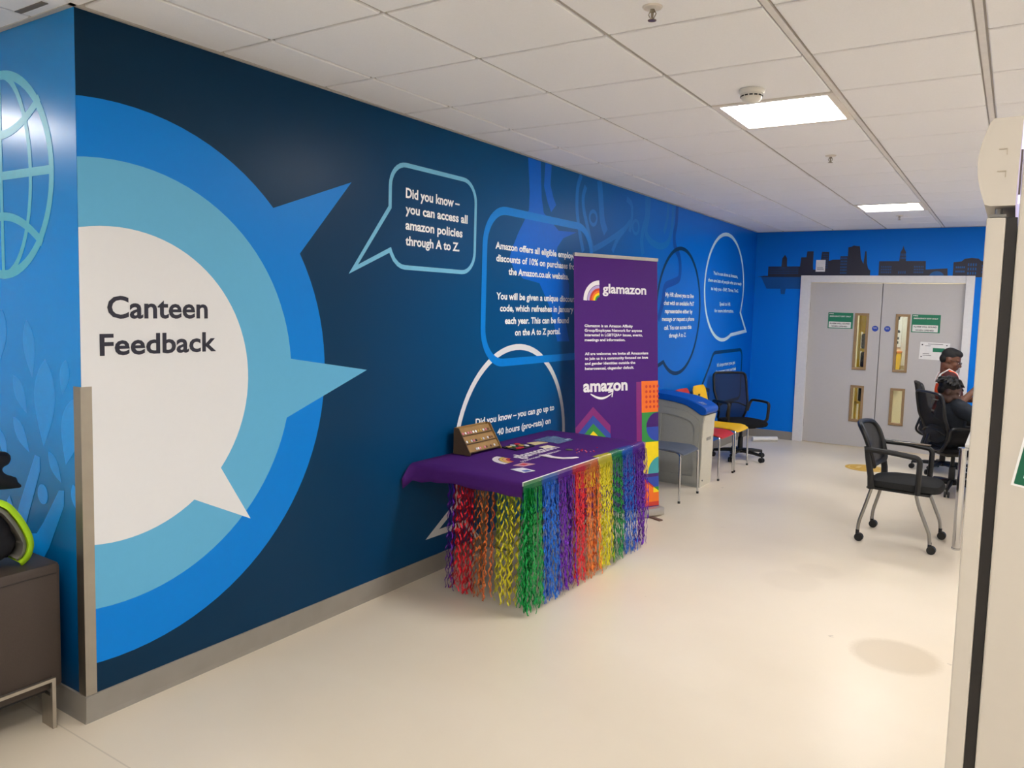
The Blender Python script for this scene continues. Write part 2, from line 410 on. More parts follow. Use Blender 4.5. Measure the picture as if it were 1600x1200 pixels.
# ------------------------------------------------------------------ mural
def on_wall(k): return lambda u, v: (.0006*k, u, v)
def on_return(k): return lambda u, v: (u, YC-.0006*k, v)
def on_back(k): return lambda u, v: (u, YB-.0006*k, v)
def arc_bubble(cx, cy, r, a_from, tip, a_to, n=72, clip=None, ry=None):
    """disc outline with a pointed tail between two angles"""
    span = (a_to-a_from) % (2*PI)
    pts = [(cx+r*math.cos(a_from+span*i/n), cy+(ry or r)*math.sin(a_from+span*i/n)) for i in range(n+1)]
    pts.append(tip)
    if clip is not None:
        out = []
        for i, p in enumerate(pts):
            q = pts[(i+1) % len(pts)]
            if p[0] >= clip: out.append(p)
            if (p[0]-clip)*(q[0]-clip) < 0:
                t = (clip-p[0])/(q[0]-p[0]); out.append((clip, p[1]+t*(q[1]-p[1])))
        pts = out
    return pts
def mural():
    C = (1.713, 1.331); ang = lambda p: math.atan2(p[1]-C[1], p[0]-C[0])
    blue = M('print_blue', (0, 128, 222), .36, spec=.16, var=.02); lblue = M('print_light_blue', (100, 178, 220), .36, spec=.16, var=.02)
    pale = M('print_white', (228, 229, 232), .36, spec=.16, var=.01); ink = M('print_ink', (38, 38, 54), .5); navy = M('print_navy', (0, 52, 98), .36, spec=.16)
    mid = M('print_mid_blue', (0, 130, 222), .36, spec=.16); wht = M('print_letter_white', (248, 249, 252), .45)
    ice = M('print_ice_blue', (120, 190, 224), .36, spec=.16); icew = M('print_ice_white', (196, 224, 240), .36, spec=.16)
    for k, r, p1, tip, p2, m, lab in ((2, 1.106, (2.48, 2.115), (2.999, 2.315), (2.645, 1.916), blue, 'large outer blue disc with a spike up right'),
                                 (3, .885, (2.595, 1.402), (3.131, 1.317), (2.572, 1.112), lblue, 'light blue disc with a spike pointing right'),
                                 (4, .628, (2.193, .923), (2.354, .654), (2.061, .796), pale, 'white disc reading Canteen Feedback')):
        pts = arc_bubble(*C, r, ang(p1), tip, ang(p2), 96, clip=YC+.0005)
        # the tail sits between p1 and p2 going clockwise
        o = MB().flat(pts, on_wall(k)).build('speech_bubble', m, WALL, smooth=False, fix=False); o['label'] = lab
    mb = MB(); text(mb, 'Canteen', 1.677, 2.127, 1.603, .086, on_wall(6), .022); text(mb, 'Feedback', 1.645, 2.169, 1.4575, .083, on_wall(6), .022)
    mb.build('lettering', ink, o, smooth=False, fix=False)
    # rounded box with a tail, left
    x0, x1, y0, y1, r = 3.300, 4.118, 1.894, 2.474, .135
    rr = rrect(x0, x1, y0, y1, r, 8)
    pts = [(3.300, 2.222), (3.018, 1.862), (3.306, 1.985)]
    pts += [(x0+r+r*math.cos(PI+PI/2*t), y0+r+r*math.sin(PI+PI/2*t)) for t in (.3, .5, .7, .85, 1)]
    pts += rr[3*9:]+rr[:2*9]
    o = MB().stroke(pts, .026, on_wall(3), True).build('speech_bubble', ice, WALL, smooth=False, fix=False)
    o['label'] = 'light blue outlined bubble about policies'
    mb = MB()
    for t, a, b, z, c in (('Did you know \u2013', 3.431, 3.944, 2.293, .055), ('you can access all', 3.431, 4.032, 2.204, .052), ('amazon policies', 3.433, 3.981, 2.113, .052), ('through A to Z.', 3.435, 3.952, 2.023, .052)):
        text(mb, t, a, b, z, c, on_wall(4), .03)
    mb.build('lettering', wht, o, smooth=False, fix=False)
    # faint network motif behind
    bb = M('print_deep_blue', (0, 104, 214), .36, spec=.16)
    blob = [(4.740, 2.74), (4.917, 2.74), (4.93, 2.60), (4.945, 2.48), (4.981, 2.378), (5.095, 2.325), (5.212, 2.269), (5.501, 2.284), (5.286, 2.218), (5.197, 2.143), (5.19, 2.074), (5.3, 2.001), (5.406, 1.866), (5.413, 1.772), (5.322, 1.676), (5.437, 1.416), (5.244, 1.42), (5.137, 1.652), (5.04, 1.763), (4.947, 1.86), (4.717, 1.884), (4.596, 1.941), (4.534, 2.021), (4.569, 2.095), (4.641, 2.205), (4.715, 2.296), (4.771, 2.376), (4.775, 2.503)]
    MB().flat(blob, on_wall(1)).stroke([(5.028, 2.743), (5.019, 2.583), (5.072, 2.486), (5.123, 2.426)], .094, on_wall(1)).build('network_motif', bb, WALL, smooth=False, fix=False)
    g2 = M('print_network_blue', (14, 118, 204), .36, spec=.16)
    S = [([(5.547, 2.742), (5.492, 2.651), (5.484, 2.551), (5.491, 2.452), (5.529, 2.342), (5.567, 2.245), (5.622, 2.14)], .05),
         ([(5.63, 2.663), (5.582, 2.578), (5.606, 2.465), (5.668, 2.371), (5.724, 2.266), (5.798, 2.16)], .05),
         ([(5.87, 2.742), (5.917, 2.546), (5.945, 2.414), (6.021, 2.33)], .09), ([(5.749, 2.157), (5.944, 2.217), (6.184, 2.306), (6.4, 2.396), (6.509, 2.472)], .05),
         ([(6.159, 2.179), (6.258, 2.304), (6.4, 2.396)], .05), ([(6.414, 2.662), (6.533, 2.636), (6.545, 2.508), (6.498, 2.381)], .05),
         ([(6.855, 2.742), (6.872, 2.543), (6.798, 2.434), (6.768, 2.314), (6.822, 2.2)], .07),
         ([(6.919, 2.742), (6.915, 2.547), (6.844, 2.405), (6.981, 2.332), (7.21, 2.297), (7.418, 2.34), (7.503, 2.447), (7.533, 2.613), (7.532, 2.742)], .065),
         ([(7.398, 2.742), (7.39, 2.58), (7.31, 2.448)], .06)]
    mb = MB()
    for si, (p, w) in enumerate(S):
        p = [tuple(q) for q in fillet([(a, b, 0) for a, b in p], .2, 4)]
        mb.stroke([(q[0], q[1]) for q in p], w, on_wall(1.3+.08*si))
    for cx, cy, rx, ry in ((5.777, 2.426, .065, .055), (6.633, 2.435, .07, .06)): mb.stroke(circle(cx, cy, rx, 24, ry=ry), .03, on_wall(2.1+.1*(cx > 6)), True)
    mb.build('network_motif', g2, WALL, smooth=False, fix=False)
    d2 = M('print_dim_blue', (0, 78, 176), .36, spec=.16)
    p = fillet([(a, b, 0) for a, b in [(7.633, 2.742), (7.639, 2.569), (7.578, 2.445), (7.617, 2.328), (7.755, 2.245), (7.799, 2.143), (7.797, 2.01), (7.586, 1.962), (7.382, 1.928), (7.367, 1.762), (7.254, 1.582)]], .15, 4)
    MB().stroke([(q[0], q[1]) for q in p], .075, on_wall(1.5)).build('network_motif', d2, WALL, smooth=False, fix=False)
    # white arch bubble behind the table
    c, r = (4.67, .675), .72; an = lambda p: math.atan2(p[1]-c[1], p[0]-c[0])
    pts = arc_bubble(*c, r, an((4.13, .2)), (3.735, .245), an((3.97, .48)), 72)
    pts = [(c[0]+r*math.cos(a), c[1]+r*math.sin(a)) for a in [math.radians(202-x*(202+143)/72) for x in range(73)]]+[(3.735, .245)]
    o = MB().stroke(pts, .042, on_wall(2), True).build('speech_bubble', pale, WALL, smooth=False, fix=False)
    o['label'] = 'white round bubble behind the table'
    mb = MB()
    for t, a, b, z, cc in (('Did you know \u2013 you can go up to', 4.173, 5.226, .885, .045), ('- 40 hours (pro-rata) on', 4.39, 5.176, .786, .045), ('day balance at any time', 4.38, 5.221, .690, .045)):
        text(mb, t, a, b, z, cc, on_wall(3), .03)
    mb.build('lettering', wht, o, smooth=False, fix=False)
    # big rounded box
    o = MB().stroke(rrect(4.232, 5.77, 1.292, 2.335, .25, 10), .055, on_wall(2.6), True).build('speech_bubble', mid, WALL, smooth=False, fix=False)
    o['label'] = 'blue outlined rounded bubble about discounts'
    mb = MB()
    for t, a, b, z, cc in (('Amazon offers all eligible employees', 4.356, 5.56, 2.072, .046), ('discounts of 10% on purchases from', 4.369, 5.547, 1.988, .046), ('the Amazon.co.uk website.', 4.525, 5.391, 1.904, .046),
                       ('You will be given a unique discount', 4.381, 5.535, 1.731, .046), ('code, which refreshes in January', 4.43, 5.486, 1.649, .046), ('each year. This can be found', 4.496, 5.415, 1.562, .046), ('on the A to Z portal.', 4.629, 5.287, 1.478, .046)):
        text(mb, t, a, b, z, cc, on_wall(3.4), .03)
    mb.build('lettering', wht, o, smooth=False, fix=False)
    # dark oval
    c, rx, ry = (7.825, 1.672), .63, .655
    A = lambda x: (c[0]+rx*math.cos(math.radians(x)), c[1]+ry*math.sin(math.radians(x)))
    pts = [A(200-x*(200+128)/72) for x in range(73)]+[(7.02, 1.06)]
    o = MB().stroke(pts, .04, on_wall(2.2), True).build('speech_bubble', navy, WALL, smooth=False, fix=False)
    o['label'] = 'dark blue outlined round bubble about live chat'
    mb = MB()
    for t, a, b, z in (('My HR allows you to live', 7.418, 8.239, 1.82), ('chat with an available PxT', 7.387, 8.258, 1.736), ('representative either by', 7.424, 8.221, 1.652), ('message or request a phone', 7.354, 8.288, 1.572), ('call. You can access this', 7.422, 8.211, 1.484), ('through A to Z.', 7.563, 8.056, 1.401)):
        text(mb, t, a, b, z, .043, on_wall(3), .028)
    mb.build('lettering', wht, o, smooth=False, fix=False)
    # pale oval
    c, rx, ry = (9.325, 1.971), .745, .635
    pts = [A2 for A2 in [(c[0]+rx*math.cos(math.radians(x)), c[1]+ry*math.sin(math.radians(x))) for x in [-28+i*(360-38)/72 for i in range(73)]]]+[(9.64, 1.49), (10.26, 1.432), (9.90, 1.672)]
    pts = [(c[0]+rx*math.cos(math.radians(x)), c[1]+ry*math.sin(math.radians(x))) for x in [-28+i*(360-38)/72 for i in range(73)]]+[(10.27, 1.43)]
    o = MB().stroke(pts, .042, on_wall(2), True).build('speech_bubble', icew, WALL, smooth=False, fix=False)
    o['label'] = 'pale outlined round bubble with a tail down right'
    mb = MB()
    for t, a, b, z in (("You're not alone at Amazon,", 8.859, 9.799, 2.106), ('there are lots of people who are ready', 8.684, 9.977, 2.02), ('to help you - EAP, Thrive, TwG.', 8.799, 9.863, 1.926), ('Speak to HR', 9.136, 9.558, 1.753), ('for more information.', 8.961, 9.702, 1.67)):
        text(mb, t, a, b, z, .04, on_wall(3), .028)
    mb.build('lettering', icew, o, smooth=False, fix=False)
    # dark box low
    pts = [(q[0], q[1]) for q in fillet([(8.62, .80, 0), (8.90, 1.06, 0), (9.0, 1.19, 0), (10.16, 1.19, 0), (10.16, .55, 0), (8.9, .55, 0), (8.9, .75, 0)], [0, .05, .08, .12, .1, .1, 0], 6)]
    o = MB().stroke(pts, .042, on_wall(2), True).build('speech_bubble', navy, WALL, smooth=False, fix=False)
    o['label'] = 'dark outlined low bubble behind the office chair'
    mb = MB(); text(mb, "It's important you get", 9.152, 9.876, 1.016, .042, on_wall(3), .028); text(mb, 'the correct rest periods', 9.107, 9.923, .934, .042, on_wall(3), .028)
    mb.build('lettering', icew, o, smooth=False, fix=False)
    # return wall: globe and leafy hands
    cyan = M('print_cyan', (92, 200, 232), .36); leaf = M('print_leaf_blue', (10, 158, 252), .3)
    cx, cz, R = -.585, 2.17, .405
    mb = MB(); lift = [2.0]
    def F(u, v): return (u, YC-.0006*lift[0], v)
    def nxt(): lift[0] += .12; return F
    mb.stroke(circle(cx, cz, R, 64), .036, F, True)
    mb.stroke(circle(cx, cz, R*.60, 48, ry=R), .026, nxt(), True)
    mb.stroke([(cx+.0, cz-R), (cx, cz+R)], .026, nxt()); mb.stroke([(cx-R, cz), (cx+R, cz)], .034, nxt())
    for sgn in (1, -1):
        mb.stroke([(cx+t*R*.80, cz+sgn*(.28-.115*(1-(t*1.0)**2))) for t in [-1+i/12 for i in range(25)]], .034, nxt())
    mb.build('globe_motif', cyan, RETURN, smooth=False, fix=False)
    mb = MB(); lift[0] = 1.0
    def leafp(t, b, w, k=14):
        t, b = Vector(t), Vector(b); d = b-t; n = Vector((-d.y, d.x)).normalized()
        L_ = [t+d*(i/k)+n*w*math.sin(PI*(i/k)**.8) for i in range(k+1)]; R_ = [t+d*(i/k)-n*w*math.sin(PI*(i/k)**.8) for i in range(1, k)]
        mb.flat([(p.x, p.y) for p in L_+R_[::-1]], nxt())
    for t, b, w in (((-.406, 1.583), (-.368, 1.347), .047), ((-.262, 1.43), (-.289, 1.071), .082), ((-.104, 1.437), (-.136, 1.296), .035), ((-.527, 1.347), (-.418, 1.194), .04), ((-.537, 1.17), (-.405, 1.033), .036),
                    ((-.044, 1.291), (-.12, 1.02), .07), ((-.252, 1.058), (-.156, .942), .03), ((-.61, 1.62), (-.64, 1.40), .05), ((-.66, 1.10), (-.60, .98), .03), ((-.72, 1.5), (-.74, 1.2), .07), ((-.07, .95), (-.03, .84), .03), ((-.9, 1.4), (-.86, 1.1), .07), ((-.98, 1.6), (-.94, 1.35), .05), ((-1.1, 1.3), (-1.0, 1.05), .06)):
        leafp(t, b, w)
    mb.flat(circle(-.304, .874, .042, 20), F)
    mb.flat([(-.36, 1.03), (-.318, 1.025), (-.32, .97), (-.45, .72), (-.405, .692), (-.36, .70), (-.30, .76), (-.175, .91), (-.135, .915), (-.14, .85), (-.26, .66), (-.33, .58), (-.50, .56), (-.56, .64), (-.575, .70), (-.61, .80), (-.585, .825), (-.53, .74), (-.50, .80)], F)
    mb.build('leaf_motif', leaf, RETURN, smooth=False, fix=False)
mural()

def back_wall_things():
    ink = M('skyline_ink', (44, 44, 58), .5); win = M('skyline_window', (0, 84, 150), .5); refl = M('skyline_reflection', (0, 78, 146), .5)
    bw = bpy.data.objects['wall_back']
    sk = MB()
    for p in ([(.03, 2.155), (.12, 2.17), (.17, 2.17), (.17, 2.292), (.338, 2.292), (.345, 2.40), (.378, 2.445), (.405, 2.40), (.41, 2.292), (.575, 2.292), (.583, 2.41), (.648, 2.41), (.655, 2.485), (.734, 2.487), (.734, 2.30), (.74, 2.25), (.82, 2.25), (.837, 2.477), (.925, 2.475), (.925, 2.36), (.97, 2.376), (1.06, 2.377), (1.061, 2.419), (1.149, 2.419), (1.149, 2.53), (1.19, 2.538), (1.21, 2.552), (1.24, 2.545), (1.283, 2.54), (1.304, 2.385), (1.335, 2.32), (1.348, 2.478), (1.362, 2.478), (1.375, 2.33), (1.39, 2.27), (1.405, 2.246), (1.42, 2.246), (1.42, 2.155)],
              [(1.515, 2.16), (1.515, 2.352), (1.737, 2.352), (1.745, 2.46), (1.765, 2.50), (1.773, 2.54), (1.785, 2.50), (1.805, 2.46), (1.812, 2.352), (2.026, 2.35), (2.03, 2.25), (2.26, 2.262), (2.267, 2.16)],
              [(2.318, 2.16), (2.318, 2.335), (2.36, 2.34), (2.40, 2.345), (2.43, 2.375), (2.50, 2.385), (2.57, 2.375), (2.60, 2.345), (2.80, 2.34), (2.80, 2.16)]):
        sk.flat(p, on_back(2))
    so = sk.build('skyline_motif', ink, bw, smooth=False, fix=False)
    wn = MB(); F = on_back(3)
    def grid(x0, x1, z0, z1, nx, nz, w, h):
        for i in range(nx):
            for j in range(nz):
                x, z = x0+(x1-x0)*(i+.5)/nx, z0+(z1-z0)*(j+.5)/nz
                wn.flat([(x-w/2, z-h/2), (x+w/2, z-h/2), (x+w/2, z+h/2), (x-w/2, z+h/2)], F)
    grid(.18, .56, 2.19, 2.285, 20, 4, .008, .013); grid(1.065, 1.145, 2.19, 2.41, 5, 6, .009, .02); grid(1.535, 1.66, 2.20, 2.30, 6, 3, .01, .018); grid(1.90, 2.01, 2.20, 2.30, 6, 3, .01, .018)
    grid(1.745, 1.81, 2.37, 2.45, 4, 2, .009, .028); grid(1.73, 1.82, 2.19, 2.24, 4, 1, .01, .03); grid(2.34, 2.44, 2.2, 2.3, 5, 2, .012, .022); grid(2.46, 2.56, 2.18, 2.33, 4, 3, .013, .03); grid(2.60, 2.78, 2.2, 2.31, 7, 3, .011, .02)
    grid(.845, .915, 2.26, 2.46, 4, 7, .006, .016)
    wn.flat(circle(2.15, 2.16, .08, 16, 0, PI, ry=.07), F)
    wn.build('window_print', win, so, smooth=False, fix=False)
    rf = MB().flat([(.08, 2.155), (.17, 2.165), (.595, 2.165), (.595, 2.0), (.41, 2.0), (.40, 1.93), (.35, 1.93), (.34, 2.0), (.16, 2.0)], on_back(1.4))
    rf.build('reflection_motif', refl, bw, smooth=False, fix=False)
    tag(MB().box(.772, .886, YB-.004, YB-.0022, 2.224, 2.374).mat(1).box(.787, .87, YB-.0047, YB-.0041, 2.25, 2.262).box(.787, .86, YB-.0047, YB-.0041, 2.272, 2.280).build('paper_notice', [paper, M('grey_print', (150, 150, 155), .7)], smooth=False), 'small blank looking white paper taped over the painted skyline', 'notice')
back_wall_things()

# ------------------------------------------------------------------ double doors
def doors():
    d = bpy.data.objects.new('door_1', None); COL.objects.link(d); d.location = (1.5925, YB, 0); struct(d, 'pale grey double doors with slim glazed panels in a white frame')
    fm = M('door_frame_white', (222, 220, 220), .45); lf = M('door_grey', (190, 186, 184), .5, var=.02); oak = M('oak_bead', (150, 122, 88), .5, var=.15, scale=25)
    cx = 1.5925; x0, x1 = .712-cx, 2.473-cx; top = 2.083; o0, o1, ot = .600-cx, 2.552-cx, 2.175
    mb = MB().box(o0, x0+.012, -.025, .02, 0, ot, .004).box(x1-.012, o1, -.025, .02, 0, ot, .004).box(x0+.0125, x1-.0125, -.025, .02, top+.005, ot, .004)
    mb.box(x0-.008, x0+.002, .021, .12, 0, top+.018).box(x1-.002, x1+.008, .021, .12, 0, top+.018).box(x0+.003, x1-.003, .021, .12, top+.006, top+.016)
    mb.build('door_frame', fm, d, smooth=False)
    mid = 1.574-cx
    MB().box(mid-.03, mid+.03, .071, .078, .01, top).build('gap_shade_strip', M('gap_shade_brown', (70, 52, 38), .7), d, smooth=False)  # dark strip added behind the leaves, paints the shade in their gap
    green = M('sign_green', (28, 120, 88), .45); sw = M('sign_white', (226, 226, 220), .5); sink = M('sign_ink', (60, 56, 56), .6); sblue = M('disc_blue', (34, 70, 168), .45)
    for s, (a, b) in enumerate(((x0+.007, mid-.004), (mid+.004, x1-.007))):
        wins = [((1.273-cx, 1.437-cx), (1.739-cx, 1.90-cx))[s]+(.990, 1.706), ((1.272-cx, 1.431-cx), (1.733-cx, 1.897-cx))[s]+(.327, .79)]
        y0, y1 = .026, .07
        mb = MB(); (wa, wb, _, _) = wins[0]
        wa, wb = wa+.008, wb-.008
        zs = [.010, wins[1][2]+.008, wins[1][3]-.008, wins[0][2]+.008, wins[0][3]-.008, top-.003]
        mb.box(a, wa, y0, y1, .010, top-.003).box(wb, b, y0, y1, .010, top-.003)
        for z0, z1 in ((zs[0], zs[1]), (zs[2], zs[3]), (zs[4], zs[5])): mb.box(wa, wb, y0, y1, z0, z1)
        leaf = mb.build('door_leaf', lf, d, smooth=False)
        for (u0, u1, v0, v1) in wins:
            w = .030; fr = MB()
            for q in ((u0, u1, v0, v0+w), (u0, u1, v1-w, v1), (u0, u0+w, v0+w, v1-w), (u1-w, u1, v0+w, v1-w)): fr.box(q[0], q[1], y0-.012, y1-.01, q[2], q[3], .003)
            fr.build('vision_frame', oak, leaf, smooth=False)
            MB().box(u0+w, u1-w, .045, .05, v0+w, v1-w).build('pane', glass('door_glass'), leaf, smooth=False)
        hx = x0+.004 if s == 0 else x1-.004
        hg = MB()
        for z in (.25, 1.0, 1.78): hg.box(hx-.012, hx+.012, y0-.006, y0-.001, z-.05, z+.05)
        hg.build('hinge', grey_metal, leaf, smooth=False)
        # exit sign
        u0, u1, v0, v1 = ((.954-cx, 1.252-cx, 1.503, 1.706), (1.917-cx, 2.225-cx, 1.490, 1.708))[s]
        W = u1-u0; hh = v1-v0; F = lambda k: (lambda u, v: (u, y0-.002-.0006*k, v))
        sg = MB().mat(0).box(u0, u1, y0-.0025, y0-.0005, v0, v1)
        sg.mat(1).flat([(u0+.012, v0+.010), (u1-.022, v0+.010), (u1-.022, v0+hh*.42), (u0+.012, v0+hh*.42)], F(2))
        text(sg, 'FIRE', u0+.012, u0+.065, v1-.022, .013, F(2), .03); text(sg, 'EMERGENCY EXIT ONLY', u0+.02, u1-.025, v1-.055, .015, F(2), .03)
        sg.mat(2); text(sg, 'ALARM WILL SOUND', u0+.022, u1-.035, v0+hh*.42-.030, .017, F(3), .03); text(sg, 'WHEN OPENED', u0+.045, u1-.065, v0+.020, .017, F(3), .03)
        q = sg.build('exit_sign', [green, sw, sink], leaf, smooth=False, fix=False); q['label'] = 'green and white alarm sign'
        dc = ((1.514-cx, 1.518), (1.653-cx, 1.519))[s]
        ds = MB().mat(0).prism(circle(*dc, .036, 28), y0-.0025, y0-.0005, lambda u, v, w: (u, w, v)); ds.mat(1)
        for t, zz, w in (('Fire door', .010, .020), ('keep shut', -.002, .020)): text(ds, t, dc[0]-w, dc[0]+w, dc[1]+zz, .007, F(2), .03)
        q = ds.build('fire_door_disc', [sblue, sw], leaf, smooth=False, fix=False); q['label'] = 'round blue fire door sign'
        if s == 1:
            F2 = F(1.5); nt = MB().mat(0)
            P = [(2.028-cx, 1.379), (2.345-cx, 1.372), (2.335-cx, 1.165), (2.020-cx, 1.169)]
            nt.flat(P, lambda u, v: (u, y0-.0022, v)); nt.mat(1).flat([(2.165-cx, 1.31), (2.29-cx, 1.31), (2.29-cx, 1.262), (2.165-cx, 1.262)], F2)
            nt.mat(2)
            for (x, z) in ((2.05, 1.345), (2.31, 1.345), (2.045, 1.20), (2.31, 1.19)): nt.flat(circle(x-cx, z, .008, 12), F2)
            for z, a2, b2 in ((1.352, 2.11, 2.27), (1.33, 2.08, 2.14), (1.235, 2.06, 2.13), (1.215, 2.06, 2.15)): nt.flat([(a2-cx, z), (b2-cx, z), (b2-cx, z+.005), (a2-cx, z+.005)], F2)
            q = nt.build('paper_notice', [paper, green, sink], leaf, smooth=False, fix=False); q['label'] = 'white landscape notice with a green block'
    # the room seen through the glass
    yel = M('yellow_steel', (240, 190, 20), .45); dk = M('dark_tub', (52, 50, 52), .6)
    t = thing('storage_rack', 'yellow storage rack with dark tubs seen through the left door glass', 'rack', (1.345, 11.6, 0))
    for x in (-.175, .145):
        for y in (0, .4): MB().box(x, x+.03, y, y+.05, 0, 2.0).build('post', yel, t)
    for z in (.45, .93, 1.185, 1.98): MB().box(-.175, .175, .0, .45, z, z+.032).build('shelf', yel, t, smooth=False)
    MB().box(-.144, .144, -.03, -.002, 1.45, 1.97, .006).build('header_board', yel, t)
    for z in (.963, 1.218, .483): MB().box(-.138, .138, .03, .42, z, z+.205, .02).build('tub', dk, t)
    t = thing('wall_bin', 'yellow wall mounted bin seen low in the right upper door glass', 'bin', (1.45, 13.295, .74))
    MB().prism([(-.12, 0), (.08, 0), (.10, .37), (-.14, .37)], -.16, 0, lambda u, v, w: (u, w, v)).build('body', yel, t, smooth=False)
    MB().box(-.145, .105, -.17, 0, .3705, .40, .008).build('lid', M('orange_lid', (226, 130, 40), .4), t)
    tag(MB().box(1.525, 1.605, 13.26, 13.298, .92, 2.7, .004).build('reflection_streak', white_plastic), 'white vertical trunking standing in for a light reflection in the right door glass', 'streak')  # white bar added to paint a light reflection in the glass
    t = thing('wall_poster', 'black and white poster seen through the right door glass', 'poster', (1.46, 13.28, 1.46))
    mb = MB().mat(0).box(-.062, .062, 0, .015, -.26, .3); mb.mat(1)
    rnd = random.Random(3)
    for k in range(16):
        x, z = rnd.uniform(-.055, .01), rnd.uniform(-.24, .22); mb.box(x, x+rnd.uniform(.015, .045), -.003, -.0005, z, z+rnd.uniform(.02, .05))
    mb.build('sheet', [paper, M('poster_ink', (50, 50, 54), .7)], t, smooth=False)
    t = thing('ceiling_light', 'lit ceiling panel in the room behind the double doors', 'ceiling light', (1.7, 12.1, H))
    MB().box(-.28, .28, -.28, .28, -.02, -.001).build('diffuser', emit('lit_diffuser_beyond', (1, .95, .85), 60), t, smooth=False)
    for q in ((-.3, .3, -.3, -.281), (-.3, .3, .281, .3), (-.3, -.281, -.28, .28), (.281, .3, -.28, .28)): MB().box(*q, -.024, -.001).build('frame', white_plastic, t, smooth=False)
doors()

# ------------------------------------------------------------------ ceiling fittings
def ceiling_fittings():
    t = thing('smoke_detector', 'white round smoke detector in front of the near light panel', 'smoke detector', (1.85, 3.78, H))
    MB().lathe([(0, -.001), (.058, -.001), (.060, -.012), (.054, -.022), (0, -.022)], seg=28).build('base', white_plastic, t)
    MB().lathe([(0, -.0225), (.050, -.0225), (.050, -.034), (.043, -.050), (.024, -.062), (0, -.064)], seg=28).build('chamber', white_plastic, t)
    mb = MB()
    for k in range(14):
        a = 2*PI*k/14; R = Matrix.Rotation(a, 4, 'Z')
        mb.box(.0475, .0512, -.008, .008, -.036, -.030, M4=R)
    mb.build('vent', M('vent_dark', (40, 40, 40), .7), t, smooth=False)
    for (x, y, lab) in ((1.866, 5.574, 'small sprinkler head in a tile between the two light panels'), (1.872, 9.20, 'small sprinkler head just past the far light panel'), (1.839, 2.60, 'sprinkler head at the top edge of the photo')):
        t = thing('sprinkler', lab, 'sprinkler', (x, y, H), 0, 'ceiling sprinklers')
        MB().lathe([(0, -.0005), (.036, -.0005), (.032, -.006), (.012, -.009), (0, -.009)], seg=20).build('rosette', M('sprinkler_white', (222, 215, 205), .35), t)
        mb = MB().lathe([(0, -.0095), (.008, -.0095), (.008, -.02), (.005, -.022), (.004, -.045), (0, -.045)], seg=10)
        mb.tube([(-.008, 0, -.014), (-.014, 0, -.026), (-.004, 0, -.044)], .0018, 6).tube([(.008, 0, -.014), (.014, 0, -.026), (.004, 0, -.044)], .0018, 6)
        mb.lathe([(0, -.0455), (.015, -.0455), (.015, -.048), (0, -.048)], seg=14); mb.build('deflector', M('sprinkler_metal', (150, 140, 125), .3, 1), t)
    t = thing('ceiling_vent', 'thin dark slot grille in the ceiling at top left corner', 'vent', (-.16, 1.50, H))
    MB().box(-.10, .10, -.012, .012, -.003, -.0005).build('slot', M('slot_grey', (120, 110, 100), .6), t, smooth=False)
ceiling_fittings()

